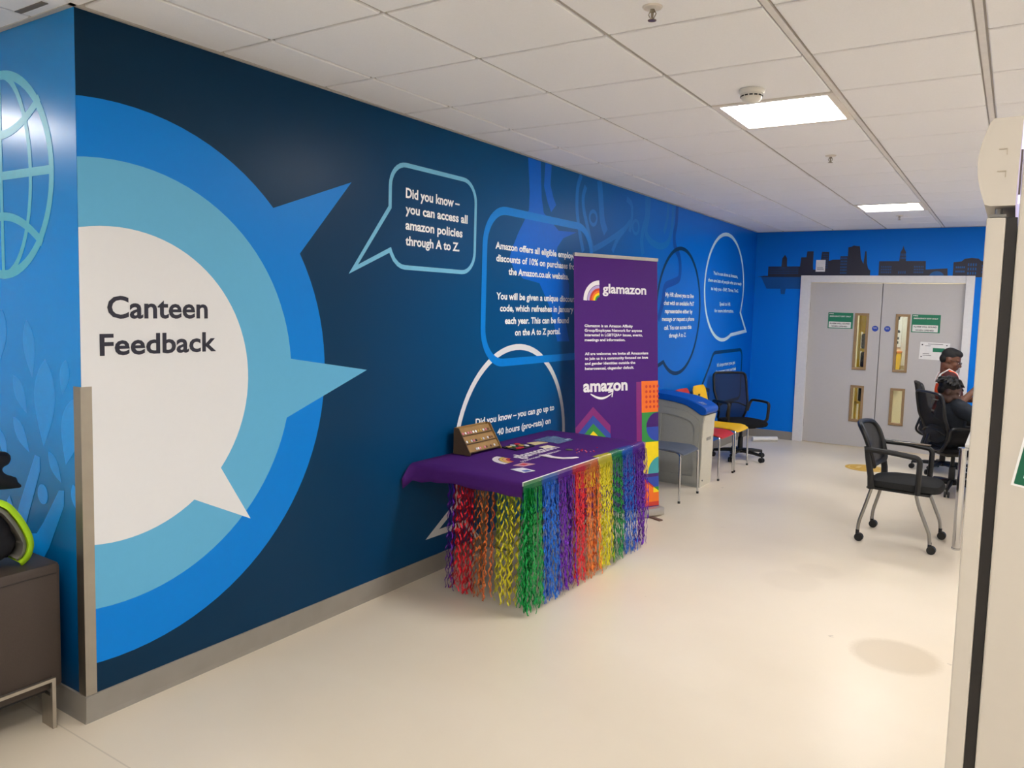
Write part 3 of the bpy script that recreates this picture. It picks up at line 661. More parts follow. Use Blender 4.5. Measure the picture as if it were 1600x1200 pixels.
# ------------------------------------------------------------------ promotional table
ZT = .742
def promo_table():
    t = thing('folding_table', 'folding table under the purple cloth beside the mural wall', 'table', (.41, 4.32, 0))
    x0, x1, y0, y1 = -.375, .375, -.78, .78
    MB().box(x0, x1, y0, y1, .712, .738, .004).build('tabletop', M('table_grey', (190, 186, 178), .5), t)
    for sx in (-1, 1):
        for sy in (-1, 1): MB().tube([(sx*.10+.06, sy*.56, 0), (sx*.10+.06, sy*.56, .711)], .014, 10).build('leg', M('leg_grey', (120, 118, 115), .4, .6), t)
    for sy in (-1, 1): MB().tube([(-.026, sy*.56, .25), (.146, sy*.56, .25)], .009, 8).build('stretcher', M('leg_grey'), t)
    # cloth
    cloth = M('purple_cloth', (76, 36, 112), .8, spec=.1, var=.08, scale=60)
    prof = [(3.478, .662), (3.482, .69), (3.486, .718), (3.494, .734), (3.508, ZT)]+[(3.508+i*(5.12-3.508)/24, ZT) for i in range(1, 25)]+[(5.132, .735), (5.136, .70), (5.138, .64)]
    xs = [(.014, -.06), (.016, -.02), (.02, 0)]+[(.02+i*(.79-.02)/14, 0) for i in range(1, 15)]+[(.800, -.004), (.806, -.014), (.808, -.035), (.809, -.055)]
    rnd = random.Random(5); vs = []
    for j, (y, z) in enumerate(prof):
        for i, (x, dz) in enumerate(xs):
            yy, zz, xx = y, z+dz, x
            if z >= ZT and dz == 0: zz += .0012*math.sin(x*9+y*4)*math.sin(y*7)
            if j < 5:
                k = (ZT-z)/.08
                yy += .010*k*math.sin(x*17+.5)+.004*k*math.sin(x*41)
                fl = max(0, 1-x/.17)
                yy -= .075*k*fl; zz -= .050*k*fl*(1+.5*math.sin(x*60)); 
                if x > .05: zz += .006*k*math.sin(x*23)
            if dz < 0 and i > 10: xx += .002*math.sin(y*21)
            if dz < 0 and i < 3: zz = z+dz*.2; 
            vs.append((xx, yy, zz))
    n = len(xs); fs = [(j*n+i, j*n+i+1, (j+1)*n+i+1, (j+1)*n+i) for j in range(len(prof)-1) for i in range(n-1)]
    mb = MB().add(vs, fs); o = mb.build('tablecloth', cloth, sharp=80)
    md = o.modifiers.new('thickness', 'SOLIDIFY'); md.thickness = .0016; md.offset = -1
    tag(o, 'purple printed cloth draped over the long table by the mural', 'tablecloth')
    # print on the cloth
    pw = M('cloth_print_white', (226, 214, 222), .7); po = M('cloth_print_peach', (228, 160, 110), .7); pr = M('cloth_print_red', (190, 60, 60), .7); py_ = M('cloth_print_yellow', (220, 180, 80), .7)
    K = lambda k: (lambda u, v: (v, u, ZT+.0022+.0004*k))     # u along the table, v away from the wall
    Kt = lambda k: (lambda u, v: (.475-v, u, ZT+.0022+.0004*k))
    lo = MB()
    c = (3.985, .475)
    for k, (r, w, mi) in enumerate(((.150, .038, 0), (.116, .020, 3), (.094, .020, 1), (.072, .020, 2))):
        lo.mat(mi).stroke([(c[0]-r*math.cos(a), c[1]-r*math.sin(a)) for a in [PI/2*i/14 for i in range(15)]], w, K(1+.1*k))
    lo.mat(0); text(lo, 'glamazon', 4.02, 4.52, .02, .095, Kt(1), .03)
    q = lo.build('printed_logo', [pw, po, pr, py_], o, smooth=False, fix=False); q['label'] = 'white printed logo with a rainbow arc'
    ln = MB(); u = 3.945
    for k in range(24):
        w = rnd.uniform(.012, .02); hgt = rnd.uniform(.014, .024)
        ln.stroke(circle(u+w/2, .512+.002*math.sin(k), w*.42, 10, ry=hgt/2), .005, K(1), True); u += w+.004
    ln.build('printed_tagline', pw, o, smooth=False, fix=False)
    # foil fringe
    cols = dict(purple=(104, 30, 176), red=(228, 36, 56), orange=(232, 122, 52), yellow=(232, 220, 40), green=(16, 150, 72), blue=(16, 104, 216))
    def foil(c):
        n = 'foil_'+c
        if n in _mats: return _mats[n]
        m, N, L, b = newmat(n); l = lin(cols[c])
        tc = N.new('ShaderNodeTexCoord'); nz = N.new('ShaderNodeTexNoise'); nz.inputs['Scale'].default_value = 55; L.new(tc.outputs['Object'], nz.inputs['Vector'])
        mx = N.new('ShaderNodeMix'); mx.data_type = 'RGBA'; mx.inputs[6].default_value = (*[x*.75 for x in l], 1); mx.inputs[7].default_value = (*[min(1, x*1.3+.02) for x in l], 1)
        L.new(nz.outputs[0], mx.inputs[0]); L.new(mx.outputs[2], b.inputs['Base Color'])
        b.inputs['Metallic'].default_value = .82; b.inputs['Roughness'].default_value = .2
        bp = N.new('ShaderNodeBump'); bp.inputs['Strength'].default_value = .35; bp.inputs['Distance'].default_value = .003
        L.new(nz.outputs[0], bp.inputs['Height']); L.new(bp.outputs[0], b.inputs['Normal'])
        _mats[n] = m; return m
    film = {c: MX('film_'+c, tuple(int(v*.72) for v in cols[c]), .72, .25) for c in cols}  # film colours darkened to carry the shading of its drape
    def strand(mb, base, ax, nrm, ztop, zbot, w, flare):
        n = max(8, int((ztop-zbot)/.0105)); ph = 5*math.sin(base[0]*37+base[1]*41)+2.5*math.sin(base[0]*91+base[1]*77)+rnd.gauss(0, .7); ph2 = rnd.uniform(0, 6.28); lam = rnd.uniform(.062, .070); amp = rnd.uniform(.005, .0085); tw = rnd.uniform(-.5, .5); dr = rnd.uniform(-.010, .010)
        vs = []
        for i in range(n+1):
            t = i/n; z = ztop-(ztop-zbot)*t
            a = amp*min(1, t*6)*math.sin(z/lam*6.283+ph)+dr*t
            d = flare*t+.006*t*math.sin(z*23+ph2)
            th = tw*t+.35*math.sin(z/lam*6.283+ph2)*min(1, t*5)
            c = Vector(base)+ax*a+nrm*d; c.z = z
            e = ax*(math.cos(th)*w/2)+nrm*(math.sin(th)*w/2)
            vs += [c-e, c+e]
        mb.add(vs, [(2*i, 2*i+1, 2*i+3, 2*i+2) for i in range(n)])
    # side facing the room
    s = thing('foil_fringe_curtain', 'rainbow foil fringe curtain along the long front side of the table', 'fringe curtain', (.82, 4.32, 0), 0, 'rainbow foil fringe curtains')
    ax, nr = Vector((0, 1, 0)), Vector((1, 0, 0))
    MB().box(-.006, .000, -.842, .06, ZT-.018, ZT+.004).build('header_tape', M('tape_white', (235, 232, 228), .5), s, smooth=False)
    B = [('green', 3.478, 3.675), ('blue', 3.675, 3.851), ('purple', 3.851, 4.03), ('red', 4.03, 4.192), ('orange', 4.192, 4.365), ('yellow', 4.365, 4.56), ('green', 4.56, 4.722), ('blue', 4.722, 4.90), ('purple', 4.90, 5.12)]
    for c, a, b in B:
        mb = MB().mat(1)
        nn = 12
        vs = []
        for i in range(nn+1):
            y = a+(b-a)*i/nn-4.32
            fold = None if a < 4.3 else -.038-.006*math.sin(y*19)
            for z, d in ((ZT+.0052 if fold else ZT+.001, fold or .0006), (ZT+.002 if fold else ZT-.006, .0008), (ZT-.03, .003+.004*math.sin(y*31)), (ZT-.075, .006+.007*math.sin(y*31+1))): vs.append((d, y, z))
        mb.add(vs, [(4*i+k, 4*i+4+k, 4*i+5+k, 4*i+1+k) for i in range(nn) for k in range(3)])
        mb.mat(0); N_ = int((b-a)/.0050)
        for i in range(N_):
            y = a+(b-a)*(i+rnd.random())/N_-4.32
            strand(mb, (.004+rnd.uniform(-.006, .014), y, 0), ax, nr, ZT-.055+rnd.uniform(-.015, .02), .012+abs(rnd.gauss(0, .03)) if rnd.random() < .85 else rnd.uniform(.1, .3), rnd.choice((.006, .008, .010)), rnd.uniform(.01, .05))
        q = mb.build('fringe_band', [foil(c), film[c]], s, fix=False, sharp=180); q['label'] = c+' foil strands'; 
    e = thing('foil_fringe_curtain', 'sparser rainbow foil fringe curtain on the near short end of the table', 'fringe curtain', (.57, 3.52, 0), 0, 'rainbow foil fringe curtains')
    ax, nr = Vector((1, 0, 0)), Vector((0, -1, 0))
    for c, a, b, den in (('purple', .285, .335, .0075), ('red', .335, .470, .0080), ('orange', .470, .62, .0125), ('yellow', .62, .785, .0105), ('green', .785, .86, .0055)):
        mb = MB(); N_ = int((b-a)/den)
        for i in range(N_):
            x = a+(b-a)*(i+rnd.random())/N_-.57
            strand(mb, (x, .0+rnd.uniform(-.004, .012), 0), ax, nr, .708, .02+abs(rnd.gauss(0, .05)), rnd.choice((.006, .008, .010)), rnd.uniform(0, .04))
        q = mb.build('fringe_band', foil(c), e, fix=False, sharp=180); q['label'] = c+' foil strands'
promo_table()

def table_items():
    z = ZT+.0035
    wood = M('birch_ply', (158, 122, 72), .6, var=.18, scale=18); dkw = M('ply_dark', (96, 76, 54), .6, var=.15, scale=18)
    t = thing('display_rack', 'small three tier wooden display rack of pin badges on the table', 'display rack', (.06, 3.876, z), math.radians(0))
    # local: x away from wall, y along the table
    tri = [(-.015, 0), (.118, 0), (.118, .012), (.022, .165), (-.015, .165)]
    for y in (0, .345): MB().prism(tri, y, y+.006, lambda u, v, w: (u, w, v)).build('side_panel', wood if y else dkw, t, smooth=False)
    MB().box(-.015, -.010, .0065, .3445, .03, .165).build('back_panel', wood, t, smooth=False)
    tiers = []
    for k in range(3):
        zz = .018+.048*k; xx = .104-.033*k
        MB().add([(xx, .0065, zz), (xx, .3445, zz), (xx-.028, .3445, zz+.042), (xx-.028, .0065, zz+.042), (xx-.005, .0065, zz), (xx-.005, .3445, zz), (xx-.033, .3445, zz+.042), (xx-.033, .0065, zz+.042)], [(0, 1, 2, 3), (4, 7, 6, 5), (0, 4, 5, 1), (3, 2, 6, 7), (0, 3, 7, 4), (1, 5, 6, 2)]).build('shelf_board', wood, t, smooth=False)
        MB().box(xx-.002, xx+.010, .0065, .3445, zz-.004, zz-.0005).build('shelf_lip', dkw, t, smooth=False)
        tiers.append((xx, zz))
    cs = [M('badge_'+n, c, .3, .3) for n, c in (('silver', (200, 200, 205)), ('gold', (196, 160, 70)), ('black', (40, 36, 40)), ('pink', (214, 120, 140)), ('white', (235, 232, 228)), ('brown', (110, 70, 48)))]
    names = ['silver', 'gold', 'black', 'pink', 'white', 'brown']; rnd = random.Random(11)
    tn = ['bottom', 'middle', 'top']
    for k, ys in ((2, [.03+.028*i for i in range(11)]), (1, [.03, .055, .08, .105, .13, .185, .21, .26, .285, .31]), (0, [.09, .11, .13, .18, .205, .25, .29])):
        xx, zz = tiers[k]
        for y in ys:
            m = rnd.randrange(6)
            mb = MB().lathe([(0, -.0008), (.008, -.0008), (.009, .0006), (.006, .002), (0, .0022)], seg=12)
            R = Euler((0, math.radians(56), 0)).to_matrix().to_4x4()
            o = mb.build('pin_badge', cs[m]); o.location = (.06+xx-.006+.0045, 3.876+y, z+zz+.0135)
            o.rotation_euler = (0, math.radians(56), 0)
            tag(o, 'small round %s pin badge on the %s shelf of the wooden rack' % (names[m], tn[k]), 'pin badge', 'pin badges on the %s rack shelf' % tn[k])
    # papers and trinkets
    def sheet(name, pts, th, m, lab, cat, extra=None):
        mb = MB().mat(0).prism(pts, z-.0012, z-.0012+th, lambda u, v, w: (u, v, w))
        mats = [m]
        if extra:
            for pts2, m2 in extra: mats.append(m2); mb.mat(len(mats)-1).prism(pts2, z-.0010+th, z-.0006+th, lambda u, v, w: (u, v, w))
        return tag(mb.build(name, mats, smooth=False), lab, cat)
    bl = M('card_blue', (70, 90, 170), .5); red = M('trinket_red', (206, 44, 60), .5); bk = M('trinket_black', (30, 26, 30), .5); gold = M('trinket_gold', (200, 170, 90), .5); cream = M('cream_card', (226, 206, 150), .6); wt = M('card_white', (236, 232, 236), .5)
    sheet('card', [(.583, 3.716), (.612, 3.800), (.713, 3.777), (.69, 3.690)], .0018, wt, 'small white card with a blue corner near the table front edge', 'card', [([(.655, 3.72), (.665, 3.765), (.70, 3.756), (.69, 3.71)], bl)])
    sheet('sticker_sheet', [(.535, 3.815), (.535, 3.925), (.615, 3.940), (.600, 3.83)], .0016, M('sticker_pink', (214, 160, 170), .5), 'pink and red sticker sheet between the card and the printed logo', 'sticker sheet', [([(.555, 3.85), (.55, 3.905), (.585, 3.912), (.59, 3.86)], red)])
    t2 = tag(MB().mat(0).prism([(.165, 4.244), (.155, 4.45), (.304, 4.442), (.299, 4.226)], z-.001, z+.004, lambda u, v, w: (u, v, w)).build('tray', bk, smooth=False), 'thin black tray of trinkets on the table beside the wooden rack', 'tray')
    rr = random.Random(4)
    for k, (x, y, m, nm) in enumerate(((.285, 4.27, red, 'red'), (.28, 4.31, red, 'red'), (.21, 4.27, gold, 'gold'), (.2, 4.33, wt, 'white'), (.24, 4.37, gold, 'gold'), (.19, 4.40, red, 'red'), (.27, 4.39, wt, 'white'), (.23, 4.30, M('trinket_green', (90, 120, 60), .5), 'green'))):
        o = MB().box(-.018, .018, -.013, .013, 0, .006, .002).build('trinket', m); o.location = (x, y, z+.0046); o.rotation_euler = (0, 0, rr.uniform(0, 3))
        tag(o, '%s trinket lying on the black tray beside the wooden rack' % nm, 'trinket', '%s trinkets on the black tray' % nm)
    sheet('card', [(.205, 4.50), (.235, 4.60), (.305, 4.62), (.285, 4.48)], .003, cream, 'cream folded card lying between the black tray and the plastic packet', 'card')
    sheet('badge_card', [(.345, 4.43), (.355, 4.53), (.42, 4.52), (.405, 4.42)], .002, M('cream_badge', (232, 222, 190), .6), 'cream badge card over the last letters of the cloth print', 'card')
    # clear packet, crumpled
    vs, fs = [], []; rnd2 = random.Random(9); n = 8
    for i in range(n+1):
        for j in range(n+1):
            a, b = i/n, j/n
            vs.append((.17+.21*a+.01*rnd2.random(), 4.62+.22*b+.05*a*(1-a)+.01*rnd2.random(), z+.001+(.022*rnd2.random()+.006)*math.sin(PI*a)*math.sin(PI*b)))
    fs = [(i*(n+1)+j, i*(n+1)+j+1, (i+1)*(n+1)+j+1, (i+1)*(n+1)+j) for i in range(n) for j in range(n)]
    fs2 = fs+[tuple(i*(n+1) for i in range(n+1))]
    bot = [(v[0], v[1], z) for v in vs]
    mb = MB().add(vs, fs); mb.add(bot, fs)
    tag(mb.build('plastic_packet', MX('clear_film', (130, 160, 200), .42, .1), sharp=20), 'crumpled clear plastic packet at the back of the purple table', 'packet')
    sheet('paper_slip', [(.335, 4.80), (.33, 4.86), (.35, 4.865), (.358, 4.81)], .0015, wt, 'tiny white paper slip beside the clear plastic packet', 'paper slip')
    # ribbon
    P = [Vector(p) for p in ((.50, 4.21, 0), (.545, 4.19, 0), (.60, 4.185, 0), (.66, 4.195, 0), (.70, 4.235, 0), (.715, 4.29, 0))]
    mb = MB(); W_ = [.05, .05, .042, .035, .03, .024]; vs = []
    for i, p in enumerate(P):
        d = (P[min(i+1, 5)]-P[max(0, i-1)]).normalized(); nn = Vector((-d.y, d.x, 0))
        h = .002+.004*math.sin(i*1.3)**2
        for s, hh in ((1, h), (-1, h), (-1, 0), (1, 0)): vs.append(p+nn*s*W_[i]/2+Vector((0, 0, z+hh)))
    fs = [(4*i+k, 4*i+(k+1) % 4, 4*i+4+(k+1) % 4, 4*i+4+k) for i in range(5) for k in range(4)]+[(0, 1, 2, 3), (20, 21, 22, 23)]
    tag(mb.add(vs, fs).build('ribbon', M('ribbon_white', (236, 222, 224), .6)), 'white curled ribbon strip lying across the printed tagline', 'ribbon')
    o = MB().lathe([(0, 0), (.024, 0), (.025, .002), (.022, .0032), (0, .0032)], seg=20).build('badge', M('badge_olive', (120, 120, 84), .4, .5)); o.location = (.548, 4.485, z-.001); tag(o, 'round olive metal badge beside the scattered red gems', 'badge')
    rr = random.Random(21); pal = [('red', (190, 36, 60)), ('pink', (220, 120, 150)), ('orange', (220, 120, 60)), ('purple', (120, 60, 150))]
    for k in range(20):
        nm, c = pal[rr.choice((0, 0, 0, 1, 1, 2, 3))]
        o = MB().lathe([(0, 0), (.004, 0), (.006, .002), (.003, .004), (0, .004)], seg=8).build('gem', M('gem_'+nm, c, .25)); o.location = (.64+rr.gauss(0, .03), 4.52+rr.gauss(0, .06), z-.001)
        tag(o, 'tiny %s gem in the loose scatter near the front edge of the table' % nm, 'gem', 'scattered %s gems on the tablecloth' % nm)
table_items()

# ------------------------------------------------------------------ roll-up banner
def banner():
    th = math.radians(65); U = Vector((math.cos(th), math.sin(th), 0)); N = Vector((math.sin(th), -math.cos(th), 0))
    Lb = Vector((.2558, 5.1796, 0)); W = .85; up = (Vector((0, 0, 2.1))-N*.15); up.normalize()
    t = thing('roll_up_banner', 'tall purple roll-up banner standing behind the rainbow fringed table', 'banner', Lb+U*W/2)
    o0 = -(Lb+U*W/2); nn = U.cross(up).normalized(); nn = nn if nn.dot(N) > 0 else -nn
    Fp = lambda k: (lambda u, v: tuple(o0+Lb+U*u+up*v+nn*(.0006+.0005*k)))
    silver = M('banner_silver', (190, 186, 178), .35, .7)
    R = Matrix.Rotation(th, 4, 'Z')
    MB().box(-.435, .435, -.055, .055, .012, .075, .008, M4=R).build('base', silver, t)
    for s in (-1, 1):
        MB().box(s*.30-.02, s*.30+.02, -.16, .10, 0, .0115, .002, M4=R).build('foot', M('foot_brown', (110, 84, 72), .5), t)
    MB().prism([(-.425, -.004), (.425, -.004), (.425, .022), (-.425, .022)], -.012, .012, lambda u, v, w: tuple(up*(2.088+v)+U*u+nn*w)).build('top_rail', silver, t, smooth=False)
    MB().tube([up*.05-nn*.03, up*2.08-nn*.02], .009, 10).build('pole', M('pole_grey', (120, 120, 120), .3, 1), t)
    pur = M('banner_purple', (74, 22, 118), .42, spec=.25, var=.03)
    pn = MB().prism([(0, .06), (W, .06), (W, 2.09), (0, 2.09)], -.0006, .0004, lambda u, v, w: tuple(o0+Lb+U*u+up*v+nn*w)).build('banner_sheet', pur, t, smooth=False)
    wh = M('banner_white', (240, 236, 240), .45)
    c = {k: M('banner_'+k, v, .42) for k, v in dict(orange=(242, 116, 30), red=(206, 60, 44), green=(48, 142, 66), yellow=(246, 218, 16), teal=(64, 160, 166), magenta=(134, 34, 120), blue=(44, 72, 168), violet=(66, 22, 110), lav=(190, 170, 220), gold=(240, 180, 40)).items()}
    mb = MB(); cx, cy = .245, 1.749
    bands = [(.140, .034, 0), (.108, .022, 1), (.088, .018, 2), (.070, .018, 3), (.052, .018, 4), (.036, .014, 5)]
    for r, w, mi in bands: mb.mat(mi).stroke([(cx-r*math.cos(a), cy+r*math.sin(a)) for a in [PI/2*i/14 for i in range(15)]], w, Fp(1))
    mb.build('rainbow_logo', [wh, c['lav'], c['red'], c['orange'], c['yellow'], c['green']], pn, smooth=False, fix=False)
    mb = MB(); text(mb, 'glamazon', .277, .728, 1.812, .072, Fp(1), .03)
    for tx, a, b, v in (('Glamazon is an Amazon Affinity', .097, .584, 1.543), ('Group/Employee Network for anyone', .097, .679, 1.508), ('interested in LGBTQIA+ issues, events,', .097, .685, 1.472), ('meetings and information.', .097, .503, 1.434),
                        ('All are welcome; we invite all Amazonians', .097, .745, 1.326), ('to join us in a community focused on love', .097, .742, 1.290), ('and gender identities outside the', .097, .606, 1.251), ('heterosexual, cisgender default.', .097, .592, 1.212)):
        text(mb, tx, a, b, v, .021, Fp(1), .03)
    text(mb, 'amazon', .079, .523, 1.043, .092, Fp(1), .035)
    sm = [(.150+.215*i/16, 1.028-.042*math.sin(PI*(i/16)*.92+.1)) for i in range(17)]
    mb.stroke(sm, [.004+.014*math.sin(PI*min(1, i/16*.9+.1)) for i in range(17)], Fp(1)); mb.stroke([(.325, 1.030), (.372, 1.037), (.362, .992)], .010, Fp(1))
    mb.build('lettering', wh, pn, smooth=False, fix=False)
    mb = MB(); k = Fp(1); k2 = Fp(2); k3 = Fp(3)
    mats = ['magenta', 'orange', 'red', 'green', 'violet', 'blue', 'yellow', 'teal']
    mi = lambda n: mb.mat(mats.index(n))
    def q(a, b, z0, z1, f=k): mb.flat([(a, z0), (b, z0), (b, z1), (a, z1)], f)
    mi('magenta'); q(.615, .67, .608, 1.103)
    mi('orange'); q(.670, .85, .852, 1.108)
    mi('red')
    for i in range(4):
        for j in range(5):
            mb.flat(circle(.722+.041*i, 1.062-.0415*j, .0125, 14), k2)
    mi('green'); q(.672, .85, .608, .852)
    mi('violet'); mb.flat(circle(.837, .73, .117, 24, PI/2, PI)[::1]+[(.837, .73)], k2); q(.837, .85, .73, .847, k2)
    mi('blue'); mb.flat(circle(.837, .73, .117, 24, PI, 1.5*PI)+[(.837, .73)], k2); q(.837, .85, .613, .73, k2)
    mi('yellow'); q(.674, .85, .348, .608)
    mi('teal'); mb.flat([(.85, .348)]+circle(.87, .348, .135, 20, PI*.55, PI)[::1], k2)
    mi('violet'); q(.676, .85, .32, .348)
    mi('red'); mb.flat([(.678, .08), (.85, .08), (.85, .20), (.678, .32)], k); mi('blue'); mb.flat([(.70, .32), (.85, .32), (.85, .19)], k)
    mi('orange'); mb.flat([(.720, .115), (.85, .115), (.85, .185), (.720, .275)], k2); mi('yellow'); mb.flat([(.79, .19), (.85, .19), (.85, .20), (.79, .235)], k3)
    mi('green'); mb.flat([(.80, .235), (.85, .235), (.85, .195)], k2)
    mb.build('block_pattern', [c[m] for m in mats], pn, smooth=False, fix=False)
    mb = MB(); cc = .173
    for i, (n, tipz) in enumerate((('magenta', .923), ('blue', .857), ('green', .793), ('yellow', .735))):
        mats2 = ['magenta', 'blue', 'green', 'yellow']; mb.mat(i); hw = .172-.0*i
        sl = .155/.172
        w = .172; lo = .30
        zs = tipz-w*sl
        pts = [(cc, tipz), (cc+w, zs), (cc+w, max(lo, .0)), (cc-w, lo), (cc-w, zs)]
        mb.flat(pts, Fp(1+.5*i))
    mb.build('chevron_pattern', [c[m] for m in ('magenta', 'blue', 'green', 'yellow')], pn, smooth=False, fix=False)
banner()

# ------------------------------------------------------------------ seats along the wall
def cafe_chair(loc, rz, c, label, handle=True):
    nm = 'plastic_'+c[0]; m = M(nm, c[1], .38, var=.03); sh = M('seat_under', (40, 40, 44), .6)
    t = thing('stacking_chair', label, 'chair', loc, rz, 'plastic stacking chairs with chrome legs')
    n, k = 10, 12; vs = []
    for th in (0, -.010):
        for i in range(n+1):
            a = i/n; x = -.20+.42*a
            for j in range(k+1):
                b = j/k*2-1; w = .215-.02*(1-a)
                rr = 1-.12*max(0, (a-.8)/.2)**2
                z = .452-.012*math.sin(PI*a)*(1-b*b)+.004*abs(b)**3-.030*max(0, (a-.78)/.22)**2+th
                vs.append((x, b*w*rr, z))
    o = (n+1)*(k+1); fs = []
    for i in range(n):
        for j in range(k):
            p = i*(k+1)+j; fs += [(p, p+1, p+k+2, p+k+1), (o+p, o+p+k+1, o+p+k+2, o+p+1)]
    for i in range(n): fs += [(i*(k+1), (i+1)*(k+1), o+(i+1)*(k+1), o+i*(k+1)), (i*(k+1)+k, o+i*(k+1)+k, o+(i+1)*(k+1)+k, (i+1)*(k+1)+k)]
    for j in range(k): fs += [(j, o+j, o+j+1, j+1), (n*(k+1)+j, n*(k+1)+j+1, o+n*(k+1)+j+1, o+n*(k+1)+j)]
    MB().add(vs, fs).build('seat', m, t)
    vs = []
    for th in (0, -.009):
        for i in range(n+1):
            a = i/n; z = .50+.36*a
            for j in range(k+1):
                b = j/k*2-1; w = .195+.012*math.sin(PI*a)
                if a > .85: w *= 1-.22*((a-.85)/.15)**2
                vs.append((-.205-.085*a+th-.018*(1-b*b), b*w, z))
    MB().add(vs, fs).build('backrest', m, t)
    MB().box(-.286, -.2795, -.03, .03, .745, .768, .002).build('hand_slot', sh, t)
    for s in (-1, 1):
        MB().tube(fillet([(-.05, s*.12, .437), (.175, s*.19, .434), (.205, s*.225, .42), (.215, s*.235, 0.004)], .03, 5), .0095, 10).build('leg', chrome, t)
        MB().tube(fillet([(-.10, s*.12, .437), (-.20, s*.185, .43), (-.23, s*.215, .40), (-.255, s*.225, .004)], .03, 5), .0095, 10).build('leg', chrome, t)
        MB().tube(fillet([(-.15, s*.12, .440), (-.20, s*.12, .445), (-.215, s*.12, .50), (-.255, s*.12, .66)], .03, 5), .0085, 8).build('back_stay', chrome, t)
    for (x, y) in ((.215, .235), (.215, -.235), (-.255, .225), (-.255, -.225)): MB().lathe([(.0, 0), (.012, 0), (.012, .02), (0, .02)], (x, y, 0), 10).build('foot_cap', black_plastic, t)
    return t
cafe_chair((.40, 6.64, 0), 0, ('grey', (92, 100, 116)), 'grey stacking chair on chrome legs between the banner and the grey bin unit')
cafe_chair((.385, 7.755, 0), 0, ('red', (200, 52, 48)), 'red stacking chair on chrome legs just behind the grey bin unit')
cafe_chair((.385, 8.275, 0), 0, ('yellow', (246, 194, 16)), 'yellow stacking chair between the red chair and the mesh office chair')

def bin_unit():
    body = M('bin_grey', (160, 160, 152), .55, var=.05, scale=40, bump=.1); pale = M('bin_pale', (206, 200, 184), .5); lid = M('lid_blue', (6, 84, 186), .35)
    t = thing('recycling_bin', 'wide moulded grey bin unit with a curved bright blue lid against the mural wall', 'bin', (.02, 7.28, 0))
    y0, y1 = -.172, .140
    top = [(0, .84), (.12, .815), (.26, .795), (.38, .765), (.46, .725), (.51, .69), (.54, .66)]
    poly = [(0, 0), (.528, 0), (.530, .45), (.534, .62), (.545, .69)]+[(.50, .705), (.45, .735), (.37, .776), (.25, .80), (.12, .813), (0, .82)]
    MB().prism(poly, y0, y1, lambda u, v, w: (u, w, v)).build('body', body, t, smooth=False)
    # raised rim round the sunk near panel
    rim = [(.03, .03), (.505, .03), (.512, .60), (.50, .645), (.45, .685), (.36, .72), (.24, .742), (.10, .752), (.03, .755)]
    inn = [(.12, .10), (.455, .10), (.462, .55), (.45, .60), (.41, .632), (.34, .658), (.24, .675), (.16, .68), (.12, .675)]
    mb = MB(); n = len(rim)
    P = lambda q, y: (q[0], y, q[1])
    ya, yb = y0-.012, y0+.0
    vs = [P(q, ya) for q in rim]+[P(q, ya) for q in inn]+[P(q, yb-.0005) for q in rim]+[P(q, yb-.0005) for q in inn]
    fs = []
    for i in range(n):
        j = (i+1) % n; fs += [(i, j, n+j, n+i), (i, 2*n+i, 2*n+j, j), (n+i, n+j, 3*n+j, 3*n+i)]
    mb.add(vs, fs).build('side_rim', body, t, smooth=False)
    fr = [(.5287, .0), (.536, .0), (.540, .44), (.546, .62), (.560, .692), (.5465, .692), (.5350, .62), (.5308, .45)]
    f = MB().prism(fr, y0-.004, y1+.004, lambda u, v, w: (u, w, v)).build('front_panel', pale, t, smooth=False)
    MB().box(.5405, .547, -.06, .06, .44, .47, .003).build('latch', M('latch_grey', (150, 146, 136), .5), f)
    MB().lathe([(0, 0), (.008, 0), (.008, .004), (0, .004)], (.5372, -.12, .06), 10, 'x').build('screw', black_plastic, f)
    lp = [(0, .822), (.12, .815), (.25, .802), (.37, .778), (.45, .737), (.505, .703), (.53, .697), (.560, .703), (.574, .720), (.577, .745), (.565, .768), (.53, .790), (.45, .822), (.37, .845), (.25, .862), (.12, .873), (0, .878)]
    l = MB().prism(lp, y0-.016, y1+.016, lambda u, v, w: (u, w, v)).build('lid', lid, t, sharp=40)
    md = l.modifiers.new('b', 'BEVEL'); md.width = .010; md.segments = 3; md.limit_method = 'ANGLE'
    mk = MB(); rnd = random.Random(2)
    for k in range(9):
        y = y0-.012+.005; u = .470+.006*k; mk.stroke([(u, -.14+.03*(k % 3)), (u+.012, -.125+.03*(k % 3)), (u+.004, -.115+.03*(k % 3))], .006, lambda a, b: (a, b, .8145-(a-.47)*.40+.0025))
    mk.build('lid_marks', vinyl_white, l, smooth=False, fix=False)
bin_unit()

